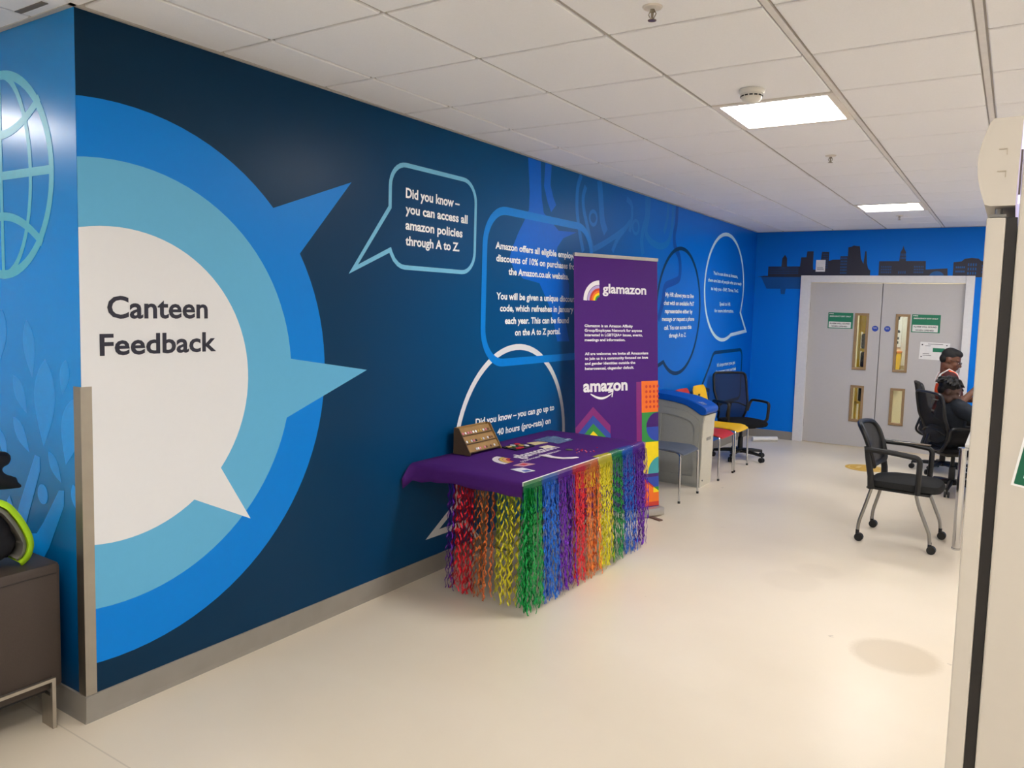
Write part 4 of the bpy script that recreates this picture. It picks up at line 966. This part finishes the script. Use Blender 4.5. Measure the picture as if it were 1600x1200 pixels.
def office_chair(loc, rz, label, dense=.9):
    t = thing('office_chair', label, 'chair', loc, rz, 'black mesh office chairs')
    # back frame: outline loop in the y-z plane swept with a waist
    def bx(z): return -.215-.055*((z-.50)/.46)**2+.045*math.sin(PI*min(1, max(0, (z-.44)/.28)))-.02*(z-.5)
    prof = [(.44, .175), (.52, .185), (.62, .205), (.75, .222), (.88, .225), (.945, .215)]
    loop = [(bx(z), w, z) for z, w in prof]+[(bx(.965)-.004, .19, .965), (bx(.968)-.006, 0, .970), (bx(.965)-.004, -.19, .965)]+[(bx(z), -w, z) for z, w in prof[::-1]]+[(bx(.43), -.14, .425), (bx(.43), .14, .425)]
    MB().tube(fillet(loop, .03, 3, True), .017, 8, closed=True, flat=.8).build('back_frame', black_plastic, t)
    vs = []; zs = [.435+.525*i/14 for i in range(15)]
    for z in zs:
        w = next((prof[i][1]+(prof[i+1][1]-prof[i][1])*(z-prof[i][0])/(prof[i+1][0]-prof[i][0]) for i in range(5) if prof[i][0] <= z <= prof[i+1][0]), .2)-.008
        if z < .44: w = .16
        for j in range(9):
            b = j/4-1; vs.append((bx(z)-.012*(1-b*b), b*w, z))
    o = MB().add(vs, [(i*9+j, i*9+j+1, i*9+j+10, i*9+j+9) for i in range(14) for j in range(8)]).build('back_mesh', MX('chair_mesh_%d' % int(dense*100), (24, 25, 28), dense, .8), t, fix=False, sharp=180)
    lum = [(bx(.60)-.02, -.19, .58), (bx(.62)-.045, -.10, .62), (bx(.62)-.05, 0, .625), (bx(.62)-.045, .10, .62), (bx(.60)-.02, .19, .58)]
    MB().tube(fillet(lum, .05, 4), .016, 8, flat=.5).build('lumbar_bar', black_plastic, t)
    MB().tube(fillet([(-.05, 0, .40), (-.22, 0, .395), (-.285, 0, .45), (bx(.62)-.05, 0, .62)], .06, 5), .024, 10, flat=.5).build('spine', black_plastic, t)
    mb = MB(); n = 28; rings = []
    for (k, z) in ((.90, .404), (1.0, .415), (1.02, .432), (.97, .450), (.75, .459), (.0, .462)):
        rings.append([( .02+.235*k*math.copysign(abs(math.cos(a))**.6, math.cos(a)), .245*k*math.copysign(abs(math.sin(a))**.6, math.sin(a)), z-.022*max(0, (math.cos(a)*k))**3) for a in [2*PI*i/n for i in range(n)]])
    vs = [p for r in rings for p in r]; fs = [(i*n+j, i*n+(j+1) % n, (i+1)*n+(j+1) % n, (i+1)*n+j) for i in range(5) for j in range(n)]+[tuple(range(n))]
    mb.add(vs, fs).build('seat', black_fabric, t)
    MB().box(-.13, .13, -.11, .11, .360, .403, .012).build('tilt_box', black_plastic, t)
    for s in (-1, 1):
        p = fillet([(bx(.53), s*.20, .53), (-.20, s*.265, .655), (.00, s*.27, .66), (.135, s*.265, .655), (.115, s*.262, .44), (.06, s*.18, .425)], .05, 5)
        MB().tube(p, .015, 8, flat=1.3).build('armrest', black_plastic, t)
    MB().lathe([(0, .10), (.030, .10), (.028, .25), (.018, .26), (.018, .359), (0, .359)], seg=16).build('gas_column', black_plastic, t)
    b = MB().lathe([(0, .075), (.045, .075), (.05, .11), (.035, .125), (0, .125)], seg=16)
    for k in range(5):
        a = 2*PI*k/5+.3; d = Vector((math.cos(a), math.sin(a), 0))
        b.tube([d*.03+Vector((0, 0, .10)), d*.17+Vector((0, 0, .093)), d*.295+Vector((0, 0, .078))], [.026, .021, .015], 8)
    b.build('star_base', black_plastic, t)
    for k in range(5):
        a = 2*PI*k/5+.3; d = Vector((math.cos(a), math.sin(a), 0))*.295; s = Vector((-math.sin(a), math.cos(a), 0))
        c = MB()
        for e in (-1, 1): c.tube([d+s*e*.007+Vector((0, 0, .029)), d+s*e*.022+Vector((0, 0, .029))], .028, 14)
        c.tube([d+Vector((0, 0, .03)), d+Vector((0, 0, .078))], .008, 8); c.build('caster', black_plastic, t)
    return t
office_chair((.42, 8.84, 0), math.radians(-38), 'empty black mesh office chair by the mural wall behind the yellow chair', .80)
office_chair((2.56, 8.53, 0), math.radians(34), 'black mesh office chair under the person with short locks')
office_chair((2.41, 9.56, 0), math.radians(14), 'black mesh office chair under the person in the orange vest')

def visitor_chair():
    t = thing('visitor_chair', 'empty black visitor chair on four castored grey legs in the open floor', 'chair', (2.375, 6.435, 0), math.radians(-4))
    fab = M('visitor_fabric', (34, 34, 34), .85, spec=.2, var=.2, scale=260, bump=.2)
    n, k = 10, 10
    mb = MB(); N = 28; rings = []
    for (q, z) in ((.9, .418), (1.0, .43), (1.0, .452), (.95, .472), (.7, .485), (0, .488)):
        rings.append([(.0+.245*q*math.copysign(abs(math.cos(a))**.55, math.cos(a)), .235*q*math.copysign(abs(math.sin(a))**.5, math.sin(a)), z-.03*max(0, math.cos(a)*q-.6)**1+.010*min(0, math.cos(a)*q)) for a in [2*PI*i/N for i in range(N)]])
    mb.add([p for r in rings for p in r], [(i*N+j, i*N+(j+1) % N, (i+1)*N+(j+1) % N, (i+1)*N+j) for i in range(5) for j in range(N)]+[tuple(range(N))]).build('seat', fab, t)
    MB().box(-.235, .19, -.215, .215, .40, .4175, .006).build('seat_pan', black_plastic, t)
    bxx = lambda z: -.175-.10*((z-.45)/.41)-.03*max(0, (z-.74)/.12)
    def pt(b, z): return (bxx(z)-.045*(1-b*b)+.012, b*.222*(1-.10*max(0, (.66-z)/.1)), z)
    loop = [pt(1, .57), pt(1, .70), pt(1, .80), pt(.88, .855), pt(.5, .868), pt(0, .872), pt(-.5, .868), pt(-.88, .855), pt(-1, .80), pt(-1, .70), pt(-1, .57), pt(-.5, .555), pt(0, .55), pt(.5, .555)]
    MB().tube(fillet(loop, .04, 3, True), .020, 8, closed=True).build('back_frame', black_plastic, t)
    vs = [Vector(pt(j/5-1, .56+.30*i/10)) for i in range(11) for j in range(11)]
    MB().add(vs, [(i*11+j, i*11+j+1, i*11+j+12, i*11+j+11) for i in range(10) for j in range(10)]).build('back_mesh', MX('visitor_mesh', (30, 30, 31), .9, .8), t, fix=False, sharp=180)
    for s in (-1, 1):
        MB().tube([(-.20, s*.225, .405), (-.205, s*.235, .50), (bxx(.64)-.01, s*.240, .64), (bxx(.70)-.012, s*.238, .72)], [.017, .016, .014, .01], 8, flat=1.5).build('back_upright', black_plastic, t)
        a = fillet([(bxx(.68)-.02, s*.245, .700), (-.06, s*.262, .697), (.10, s*.262, .680), (.118, s*.258, .655), (.112, s*.245, .41)], .03, 5)
        MB().tube(a, .0165, 8, flat=1.2).build('armrest', black_plastic, t)
        if s == 1: MB().box(-.19, .105, s*.262-.022, s*.262+.022, .703, .711, .003).build('arm_sheen', M('arm_sheen_paint', (120, 108, 96), .12, spec=1), t)  # pale strip paints the light's sheen on the black arm
        lg = fillet([(.105, s*.235, .405), (.125, s*.237, .33), (.205, s*.238, .14), (.212, s*.238, .070)], .05, 5)
        MB().tube(lg, .0125, 10).build('leg', grey_metal, t)
        lg = fillet([(-.20, s*.215, .405), (-.225, s*.222, .30), (-.268, s*.234, .14), (-.272, s*.235, .070)], .05, 5)
        MB().tube(lg, .0125, 10).build('leg', grey_metal, t)
        for x in (.212, -.272):
            c = MB()
            for e in (-1, 1): c.tube([(x+.012, s*.236+e*.004, .030), (x+.012, s*.236+e*.020, .030)], .0295, 16)
            c.tube([(x, s*.236, .034), (x, s*.236, .085)], .013, 10); c.build('caster', black_plastic, t)
visitor_chair()

# ------------------------------------------------------------------ meeting table, papers
def meeting_table():
    t = thing('meeting_table', 'meeting table on round chrome legs partly hidden behind the white fridge', 'table', (3.10, 8.05, 0))
    MB().box(-.37, .41, -1.60, 1.66, .752, .777, .004).build('tabletop', M('table_white', (214, 208, 200), .4), t)
    for sx in (-1, 1):
        for sy in (-1, 1): 
            l = MB().lathe([(0, 0), (.029, 0), (.029, .012), (.0255, .014), (.0255, .735), (.034, .738), (.034, .7515), (0, .7515)], (sx*.378, sy*1.615, 0), 20).build('leg', chrome, t)
    o = MB().box(-.10, .10, -.14, .14, 0, .004).build('paper_stack', paper, smooth=False); o.location = (2.80, 9.35, .778); o.rotation_euler = (0, 0, .3); tag(o, 'white papers on the meeting table in front of the orange vest', 'papers')
meeting_table()

# ------------------------------------------------------------------ people
def hand(mb, w, fwd, up_, s, curl=.9, k=1.0):
    """palm and five fingers; w wrist, fwd finger direction, up_ back of hand, s thumb side"""
    w, f, u = Vector(w), Vector(fwd).normalized(), Vector(up_).normalized(); r = f.cross(u).normalized()*s; u = u-f*u.dot(f); u.normalize()
    for a in (-.022, -.007, .008, .022): mb.cap(w+f*.012+r*a*.7, .013*k, w+f*.078+r*a, .0115*k, 8)
    for a, ln in ((-.026, .058), (-.009, .074), (.009, .080), (.026, .070)):
        p = w+f*.082+r*a; d = f.copy(); rad = .0092*k
        for j, q in enumerate((.42, .33, .25)):
            R = Matrix.Rotation(-curl*(.45+.25*j), 3, r*s) if True else None
            d2 = (d*math.cos(curl*.5)-u*math.sin(curl*.5)).normalized(); n = p+d2*ln*q
            mb.cap(p, rad, n, rad*.92, 8); p, d, rad = n, d2, rad*.9
            u_ = u
    p = w+f*.025+r*.028
    for q, dd in ((.036, f*.6+r*.75-u*.2), (.028, f*.9+r*.35-u*.45), (.022, f*1+r*.1-u*.5)):
        n = p+dd.normalized()*q; mb.cap(p, .0105*k, n, .0092*k, 8); p = n
def head_shapes(mb, H_):
    """H_ maps head space (x forward, z up, origin mid head) to body space; eyes at half height"""
    Rm = H_.to_3x3()
    E = lambda c, r, **k: mb.ell(H_ @ Vector(c), r, 18, 12, R=Rm)
    E((-.012, 0, .028), (.098, .077, .098)); E((.030, 0, -.030), (.066, .060, .085)); E((.062, 0, -.094), (.028, .030, .024))
    mb.cap(H_ @ Vector((.084, 0, .008)), .010, H_ @ Vector((.106, 0, -.026)), .015, 10)
    for s in (-1, 1):
        mb.ell(H_ @ Vector((.096, s*.014, -.031)), (.011, .010, .008), 8, 6, R=Rm)
        mb.cap(H_ @ Vector((.080, s*.012, .022)), .012, H_ @ Vector((.066, s*.046, .020)), .012, 8)
        E((.058, s*.036, -.030), (.030, .026, .026)); E((-.012, s*.078, -.006), (.019, .010, .031)); E((.012, s*.045, -.07), (.045, .02, .035))
        mb.ell(H_ @ Vector((.072, s*.031, .000)), (.013, .016, .011), 10, 8, R=Rm)
    E((.088, 0, -.056), (.013, .026, .008)); E((.086, 0, -.068), (.013, .024, .009)); E((.078, 0, -.060), (.02, .03, .022))
def eyes(par, H_):
    w = M('eye_white', (220, 214, 205), .3); b = M('eye_dark', (30, 18, 12), .2)
    for s in (-1, 1): 
        mb = MB().mat(0).ell(H_ @ Vector((.077, s*.031, .001)), .0095, 10, 8); mb.mat(1).ell(H_ @ Vector((.083, s*.031, .0005)), .0050, 8, 6); mb.build('eye', [w, b], par)
def people():
    skin = M('skin_deep', (98, 62, 44), .5, spec=.4, var=.12, scale=20); skin2 = M('skin_dark', (74, 48, 38), .5, spec=.4, var=.12, scale=20); hairm = M('hair_black', (18, 15, 15), .75, var=.3, scale=120, bump=.5)
    # ---- person in the orange vest
    t = thing('person', 'seated person with short dark hair and glasses wearing an orange vest', 'person', (2.39, 9.52, 0), math.radians(10))
    Hm = Matrix.Translation((.035, -.01, 1.225)) @ Matrix.Rotation(math.radians(20), 4, 'Y') @ Matrix.Rotation(math.radians(-14), 4, 'Z')
    def body(mb, g=0, arms=True, legs=True):
        mb.ell((.03, 0, .90), (.105+g, .165+g, .20+g)); mb.ell((.02, 0, .68), (.105+g, .145+g, .18+g)); mb.ell((-.01, 0, .575), (.135+g, .165+g, .105+g))
        for s in (-1, 1): mb.cap((.02, s*.10, 1.055), .055+g, (.03, s*.175, 1.035), .058+g)
    def arm(mb, s, sh, el, wr, g=0, to=1.0):
        mb.cap(sh, .052+g, el, .038+g)
        if to > 1: mb.cap(el, .038+g, wr, .027+g)
    mb = MB(); body(mb)
    mb.cap((.0, 0, 1.06), .060, Hm @ Vector((-.03, 0, -.05)), .052); head_shapes(mb, Hm)
    R_ = ((.03, -.185, 1.03), (.13, -.245, .80), (.29, -.15, .98)); L_ = ((.03, .185, 1.03), (.16, .245, .79), (.37, .10, .81))
    arm(mb, -1, *R_, to=2); arm(mb, 1, *L_, to=2)
    hand(mb, R_[2], (.30, .22, .55), (.5, -.75, -.1), 1, .8); hand(mb, L_[2], (.9, -.35, -.02), (0, 0, 1), -1, .5)
    for s in (-1, 1):
        mb.cap((.02, s*.085, .545), .080, (.44, s*.105, .555), .056); mb.cap((.44, s*.105, .545), .054, (.42, s*.11, .10), .036); mb.cap((.41, s*.11, .055), .034, (.56, s*.115, .040), .028)
    remesh(mb, .0065, 'body', skin, t)
    eyes(t, Hm)
    hb = MB(); Rm = Hm.to_3x3()
    hb.ell(Hm @ Vector((-.020, 0, .048)), (.095, .0795, .085), 20, 14, R=Rm); hb.ell(Hm @ Vector((-.055, 0, .0)), (.06, .072, .06), 16, 10, R=Rm); hb.ell(Hm @ Vector((.02, 0, .085)), (.066, .066, .045), 16, 10, R=Rm)
    remesh(hb, .006, 'hair', hairm, t)
    g = MB()
    for s in (-1, 1):
        g.tube([Hm @ Vector((.098+.004*math.cos(a), s*.031+.021*math.cos(a), .0+.016*math.sin(a))) for a in [2*PI*i/14 for i in range(14)]], .0022, 6, closed=True)
        g.tube([Hm @ Vector((.095, s*.052, .004)), Hm @ Vector((.04, s*.078, .006)), Hm @ Vector((-.01, s*.083, .004))], .002, 6)
    g.tube([Hm @ Vector((.102, -.010, .004)), Hm @ Vector((.106, 0, .006)), Hm @ Vector((.102, .010, .004))], .002, 6)
    g.build('glasses', M('glasses_black', (20, 20, 22), .3), t)
    sb = MB(); body(sb, .014); sb.cap((.01, 0, 1.05), .074, (.01, 0, 1.105), .064)
    for A in (R_, L_):
        a, b = Vector(A[0]), Vector(A[1]); sb.cap(a, .067, a+(b-a)*.62, .055)
    remesh(sb, .009, 'shirt', M('shirt_maroon', (66, 26, 26), .85, var=.15, scale=60), t)
    vb = MB(); vb.ell((.03, 0, .90), (.130, .188, .195)); vb.ell((.02, 0, .68), (.130, .168, .17))
    for s in (-1, 1): vb.cap((.02, s*.085, 1.055), .073, (.03, s*.125, 1.045), .074)
    v = remesh(vb, .009, 'vest', M('vest_orange', (238, 84, 34), .7, var=.06), t)
    st = M('reflective_white', (222, 218, 214), .4)
    for z, a, b in ((.80, .137, .196), (.68, .136, .176)):
        MB().tube([(.03+a*math.cos(q), b*math.sin(q), z) for q in [2*PI*i/36 for i in range(36)]], .022, 8, closed=True, flat=.35).build('reflective_band', st, v)
    for s in (-1, 1): MB().tube([(-.095, s*.10, .98), (-.06, s*.10, 1.08), (.015, s*.10, 1.135), (.09, s*.10, 1.09), (.148, s*.095, .97), (.156, s*.09, .86)], .020, 8, flat=.4).build('reflective_band', st, v)
    tr = MB()
    for s in (-1, 1): tr.cap((.0, s*.085, .555), .098, (.44, s*.105, .562), .071); tr.cap((.44, s*.105, .55), .070, (.425, s*.11, .12), .056)
    tr.ell((-.01, 0, .575), (.152, .182, .115)); remesh(tr, .010, 'trousers', M('trousers_black', (26, 26, 30), .9), t)
    sh = MB()
    for s in (-1, 1): sh.cap((.40, s*.11, .052), .048, (.57, s*.115, .042), .040)
    remesh(sh, .008, 'shoes', M('shoe_black', (22, 22, 22), .6), t)
    # ---- person with locks, seen from behind the right shoulder
    t = thing('person', 'seated person with short black locks in a dark navy top', 'person', (2.485, 8.48, 0), math.radians(26))
    Hm = Matrix.Translation((.000, -.03, .972)) @ Matrix.Rotation(math.radians(22), 4, 'Y') @ Matrix.Rotation(math.radians(-24), 4, 'Z'); Rm = Hm.to_3x3()
    dz = -.14
    def body2(mb, g=0):
        mb.ell((.03, 0, .86+dz), (.115+g, .180+g, .19+g)); mb.ell((.0, 0, .72+dz), (.115+g, .160+g, .16+g)); mb.ell((-.02, 0, .572), (.13+g, .17+g, .10+g))
        for s in (-1, 1): mb.cap((.045, s*.10, .985+dz), .060+g, (.06, s*.19, .965+dz), .062+g)
    R_ = ((.06, -.205, .955+dz), (.15, -.26, .75), (.36, -.14, .81)); L_ = ((.06, .205, .955+dz), (.20, .26, .76), (.40, .08, .81))
    mb = MB(); body2(mb); mb.cap((.02, 0, .95+dz), .060, Hm @ Vector((-.03, 0, -.05)), .054); head_shapes(mb, Hm)
    arm(mb, -1, *R_, to=2); arm(mb, 1, *L_, to=2); hand(mb, R_[2], (.9, .3, -.02), (0, 0, 1), 1, .5); hand(mb, L_[2], (.9, -.3, -.02), (0, 0, 1), -1, .5)
    for s in (-1, 1):
        mb.cap((.0, s*.085, .545), .082, (.42, s*.10, .55), .058); mb.cap((.42, s*.10, .54), .055, (.36, s*.11, .10), .036); mb.cap((.35, s*.11, .055), .034, (.50, s*.115, .040), .028)
    remesh(mb, .0065, 'body', skin2, t); eyes(t, Hm)
    hb = MB(); hb.ell(Hm @ Vector((-.022, 0, .048)), (.098, .083, .085), 18, 12, R=Rm); hb.ell(Hm @ Vector((-.06, 0, .005)), (.055, .072, .055), 14, 8, R=Rm)
    rnd = random.Random(8)
    for k in range(115):
        a = rnd.uniform(0, 2*PI); el = rnd.uniform(.15, 1.45)
        d = Vector((math.cos(a)*math.cos(el), math.sin(a)*math.cos(el), math.sin(el)))
        p = Vector((-.022+.09*d.x, .078*d.y, .05+.078*d.z)); ln = rnd.uniform(.030, .056)
        if d.x > .45: ln *= .75
        q = [p]
        v = d*.75+Vector((0, 0, .15))
        for i in range(5):
            q.append(q[-1]+v.normalized()*ln/5*1.25); v += Vector((d.x*.25, d.y*.25, -.50))+Vector((rnd.uniform(-.2, .2), rnd.uniform(-.2, .2), 0))
        hb.tube([Hm @ x for x in q], [.0095, .010, .010, .0095, .0085, .006], 7)
    remesh(hb, .0055, 'hair', hairm, t, 1)
    sb = MB(); body2(sb, .018); sb.cap((.03, 0, .95+dz), .080, (.03, 0, .98+dz), .072)
    for A in (R_, L_): sb.cap(A[0], .074, A[1], .056); sb.cap(A[1], .055, A[2], .040)
    remesh(sb, .009, 'jacket', M('jacket_navy', (20, 26, 36), .85, var=.2, scale=40), t)
    tr = MB()
    for s in (-1, 1): tr.cap((.0, s*.085, .560), .098, (.42, s*.10, .558), .072); tr.cap((.42, s*.10, .545), .070, (.365, s*.11, .12), .056)
    tr.ell((-.02, 0, .575), (.15, .188, .115)); remesh(tr, .010, 'trousers', M('trousers_black'), t)
    sh = MB()
    for s in (-1, 1): sh.cap((.34, s*.11, .052), .048, (.51, s*.115, .042), .040)
    remesh(sh, .008, 'shoes', M('shoe_black'), t)
people()

# ------------------------------------------------------------------ drinks fridge at the right
def fridge():
    wh = M('fridge_enamel', (194, 186, 174), .42, var=.02); blk = M('gasket_black', (34, 30, 28), .6)
    t = thing('display_fridge', 'tall cream white drinks fridge with curved header box at the right edge', 'fridge', (3.3, 2.03, 0))
    ox, oy = 3.3, 2.03; X = lambda x: x-ox; y0, y1 = 1.70-oy, 2.36-oy
    MB().box(X(2.9665), X(3.62), y0, y1, .06, 2.085, .004).build('cabinet', wh, t, smooth=False)
    for (x, y) in ((3.0, y0+.05), (3.0, y1-.05), (3.58, y0+.05), (3.58, y1-.05)): MB().lathe([(0, 0), (.02, 0), (.018, .059), (0, .059)], (X(x), y, 0), 12).build('foot', black_plastic, t)
    # door with glass, edge-on to the photo
    mb = MB(); zb, zt = .16, 1.882; fx0, fx1 = X(2.9165), X(2.9475)
    for (a, b, c, d) in ((y0+.002, y0+.06, zb, zt), (y1-.06, y1-.002, zb, zt), (y0+.06, y1-.06, zb, zb+.07), (y0+.06, y1-.06, zt-.07, zt)): mb.box(fx0, fx1, a, b, c, d, .003)
    d = mb.build('door', wh, t, smooth=False)
    MB().box(fx0+.012, fx0+.018, y0+.061, y1-.061, zb+.071, zt-.071).build('pane', glass('fridge_glass'), d, smooth=False)
    MB().box(fx1+.0005, X(2.9655), y0+.006, y1-.006, zb, zt).build('gasket', blk, t, smooth=False)
    MB().box(fx0+.004, fx1, y0+.004, y0+.05, zt+.001, zt+.006).lathe([(0, zt+.006), (.006, zt+.006), (.006, zt+.018), (0, zt+.018)], (fx0+.018, y0+.025, 0), 10).build('hinge', grey_metal, t)
    MB().box(fx0-.004, X(2.9655), y0, y1, .062, .15, .004).build('kick_panel', M('kick_grey', (150, 144, 134), .5), t)
    # header light box with curved front
    prof = []
    for i in range(13):
        a = i/12; z = 1.906+.150*a; prof.append((2.914-.018*math.sin(PI*(a*.92+.04)), z))
    prof = [(2.960, 1.903), (2.921, 1.903)]+prof+[(2.918, 2.062), (2.9625, 2.062)]
    hb = MB().prism([(X(u), v) for u, v in prof], y0-.002, y1+.002, lambda u, v, w: (u, w, v)).build('header_box', wh, t, sharp=40)
    em = MB()
    for z in (2.005, 1.965):
        u0, u1 = X(2.928), X(2.942)
        em.box(u0, u1, y0-.0035, y0-.0022, z, z+.0016).box(u1-.0016, u1, y0-.0035, y0-.0022, z-.010, z)
    em.build('moulded_mark', M('fridge_shadow_line', (176, 164, 146), .5), hb, smooth=False)
    MB().box(X(2.9630), X(2.9660), y0+.003, y1-.006, 1.906, 2.058).build('header_lamp', emit('led_violet', (.72, .66, 1.0), .9), t, smooth=False)
    MB().box(X(2.9628), X(2.9662), y0-.0005, y0+.0025, 1.922, 2.003).build('glow_mask', M('glow_mask_grey', (90, 80, 78), .6), t, smooth=False)  # strip added to block the lamp's glow halfway up the gap
    R = Matrix.Rotation(math.radians(9), 3, 'Y')
    g = M('notice_green', (14, 92, 66), .5)
    def nf(k): return lambda u, v: tuple(Vector((X(2.992), y0-.0008-.0006*k, 1.392))+R @ Vector((u, 0, v)))
    n = MB().mat(1).flat([(-.004, -.004), (.214, -.004), (.214, .154), (-.004, .154)], nf(0)); n.mat(0).flat([(0, 0), (.21, 0), (.21, .15), (0, .15)], nf(1)); n.mat(1).flat([(.012, .014), (.198, .014), (.198, .06), (.012, .06)], nf(2))
    q = n.build('notice', [g, paper], t, smooth=False, fix=False); q['label'] = 'green notice stuck on the cabinet side'
fridge()

# ------------------------------------------------------------------ bench and jacket at the left
def bench():
    fx = M('faux_leather', (66, 56, 50), .5, var=.12, scale=220, bump=.15, spec=.35)
    t = thing('upholstered_bench', 'tall dark brown faux leather bench with metal sled legs in the left corner', 'bench', (-.45, .86, 0))
    x0, x1, y0, y1 = -.40, .37, -.66, .665
    MB().box(x0, x1, y0, y1, .150, .652, .018).build('upholstery', fx, t)
    MB().tube([(x1+.001, y0+.02, .612), (x1+.001, y1-.02, .612)], .003, 6).tube([(x1-.02, y1+.001, .612), (x0+.02, y1+.001, .612)], .003, 6).build('piping', M('piping_brown', (48, 40, 36), .6), t)
    MB().box(x0+.04, x1-.04, y0+.05, y1-.05, .13, .149).build('base_board', black_plastic, t, smooth=False)
    sl = M('sled_metal', (176, 168, 156), .35, .9)
    for s in (1, -1):
        x = x1+.012 if s == 1 else x0-.012
        lg = MB(); w = .009
        
        for ya in (.612, -.626):
            lg.box(x-.008, x+.008, ya, ya+.014, 0, .203)
            lg.box(x-s*.075-.0005, x-s*.0082, ya, ya+.014, 0, .128) if s > 0 else lg.box(x+.0082, x+.075, ya, ya+.014, 0, .128)
        lg.box(x-.008, x+.008, -.612, .612, .190, .203)
        lg.build('leg', sl, t, smooth=False)
bench()
def jacket():
    blk = M('jacket_black', (14, 15, 22), .85, var=.3, scale=50); hv = M('hi_vis_lime', (178, 226, 30), .6, var=.05); rf = M('hi_vis_grey', (140, 136, 128), .35, .3)
    t = thing('work_jacket', 'dark work jacket with lime hi-vis edging heaped on the brown bench', 'jacket', (-.20, 1.215, .657))
    mb = MB()
    mb.ell((-.02, .085, .085), (.085, .125, .082)); mb.ell((-.03, -.02, .10), (.10, .17, .098)); mb.ell((-.02, .10, .14), (.07, .095, .08)); mb.ell((-.03, -.06, .22), (.10, .11, .15))
    mb.cap((-.02, -.02, .36), .075, (-.01, .12, .345), .048); mb.cap((-.01, .13, .325), .036, (.0, .222, .292), .010); mb.cap((-.01, .10, .41), .045, (-.005, .165, .405), .030); mb.cap((0, .14, .33), .03, (0, .195, .315), .02)
    rnd = random.Random(6)
    for k in range(14):
        a = rnd.uniform(0, 6.28); mb.cap((-.02+.07*math.cos(a), .05+.13*math.sin(a), rnd.uniform(.03, .16)), .016, (-.02+.08*math.cos(a+.6), .05+.13*math.sin(a+.6), rnd.uniform(.02, .13)), .016, 8)
    remesh(mb, .008, 'shell', blk, t, 2)
    path = [(.04, .262), (.105, .255), (.148, .232), (.190, .168), (.218, .105), (.226, .065), (.214, .026), (.188, .010)]
    def band(off, w, m):
        P = [Vector(p) for p in fillet([(0, y, z) for y, z in path], .04, 3)]; vs = []; n = len(P)
        for i, p in enumerate(P):
            d = (P[min(i+1, n-1)]-P[max(i-1, 0)]).normalized(); nn = Vector((0, d.z, -d.y)); q = p+nn*off
            vs += [q+Vector((.050, 0, 0))-nn*w, q+Vector((.056, 0, 0)), q+Vector((-.03, 0, 0))+nn*w*.4]
        o = MB().add(vs, [(3*i+k, 3*i+k+1, 3*i+k+4, 3*i+k+3) for i in range(n-1) for k in (0, 1)]).build('hi_vis_trim', m, t, fix=False)
        md = o.modifiers.new('s', 'SOLIDIFY'); md.thickness = .006; md.offset = 0; return o
    band(0, .020, hv); band(.020, .012, rf)
jacket()

# ------------------------------------------------------------------ floor things
def floor_things():
    o = MB().mat(0).tube([(.200, 10.13, .031), (.455, 10.36, .031)], .031, 18).build('poster_tube', paper); tag(o, 'white rolled paper tube lying on the floor by the back skirting', 'paper roll')
    ym = M('sticker_yellow', (206, 160, 56), .5, var=.15, scale=12); yw = M('sticker_pale', (222, 192, 120), .5)
    s = MB().mat(0).prism(circle(1.695, 9.225, .205, 40), .0006, .0014, lambda u, v, w: (u, v, w)); s.mat(1)
    F = lambda u, v: (u, v, .0019)
    for a in (0, .35):
        s.flat([(1.60+a*.3, 9.18), (1.64+a*.3, 9.17), (1.655+a*.3, 9.30), (1.615+a*.3, 9.31)], F)
    s.stroke(circle(1.695, 9.225, .165, 40), .012, F, True)
    tag(s.build('floor_sticker', [ym, yw], smooth=False), 'worn round yellow marker stuck on the floor before the doors', 'floor sticker')
floor_things()
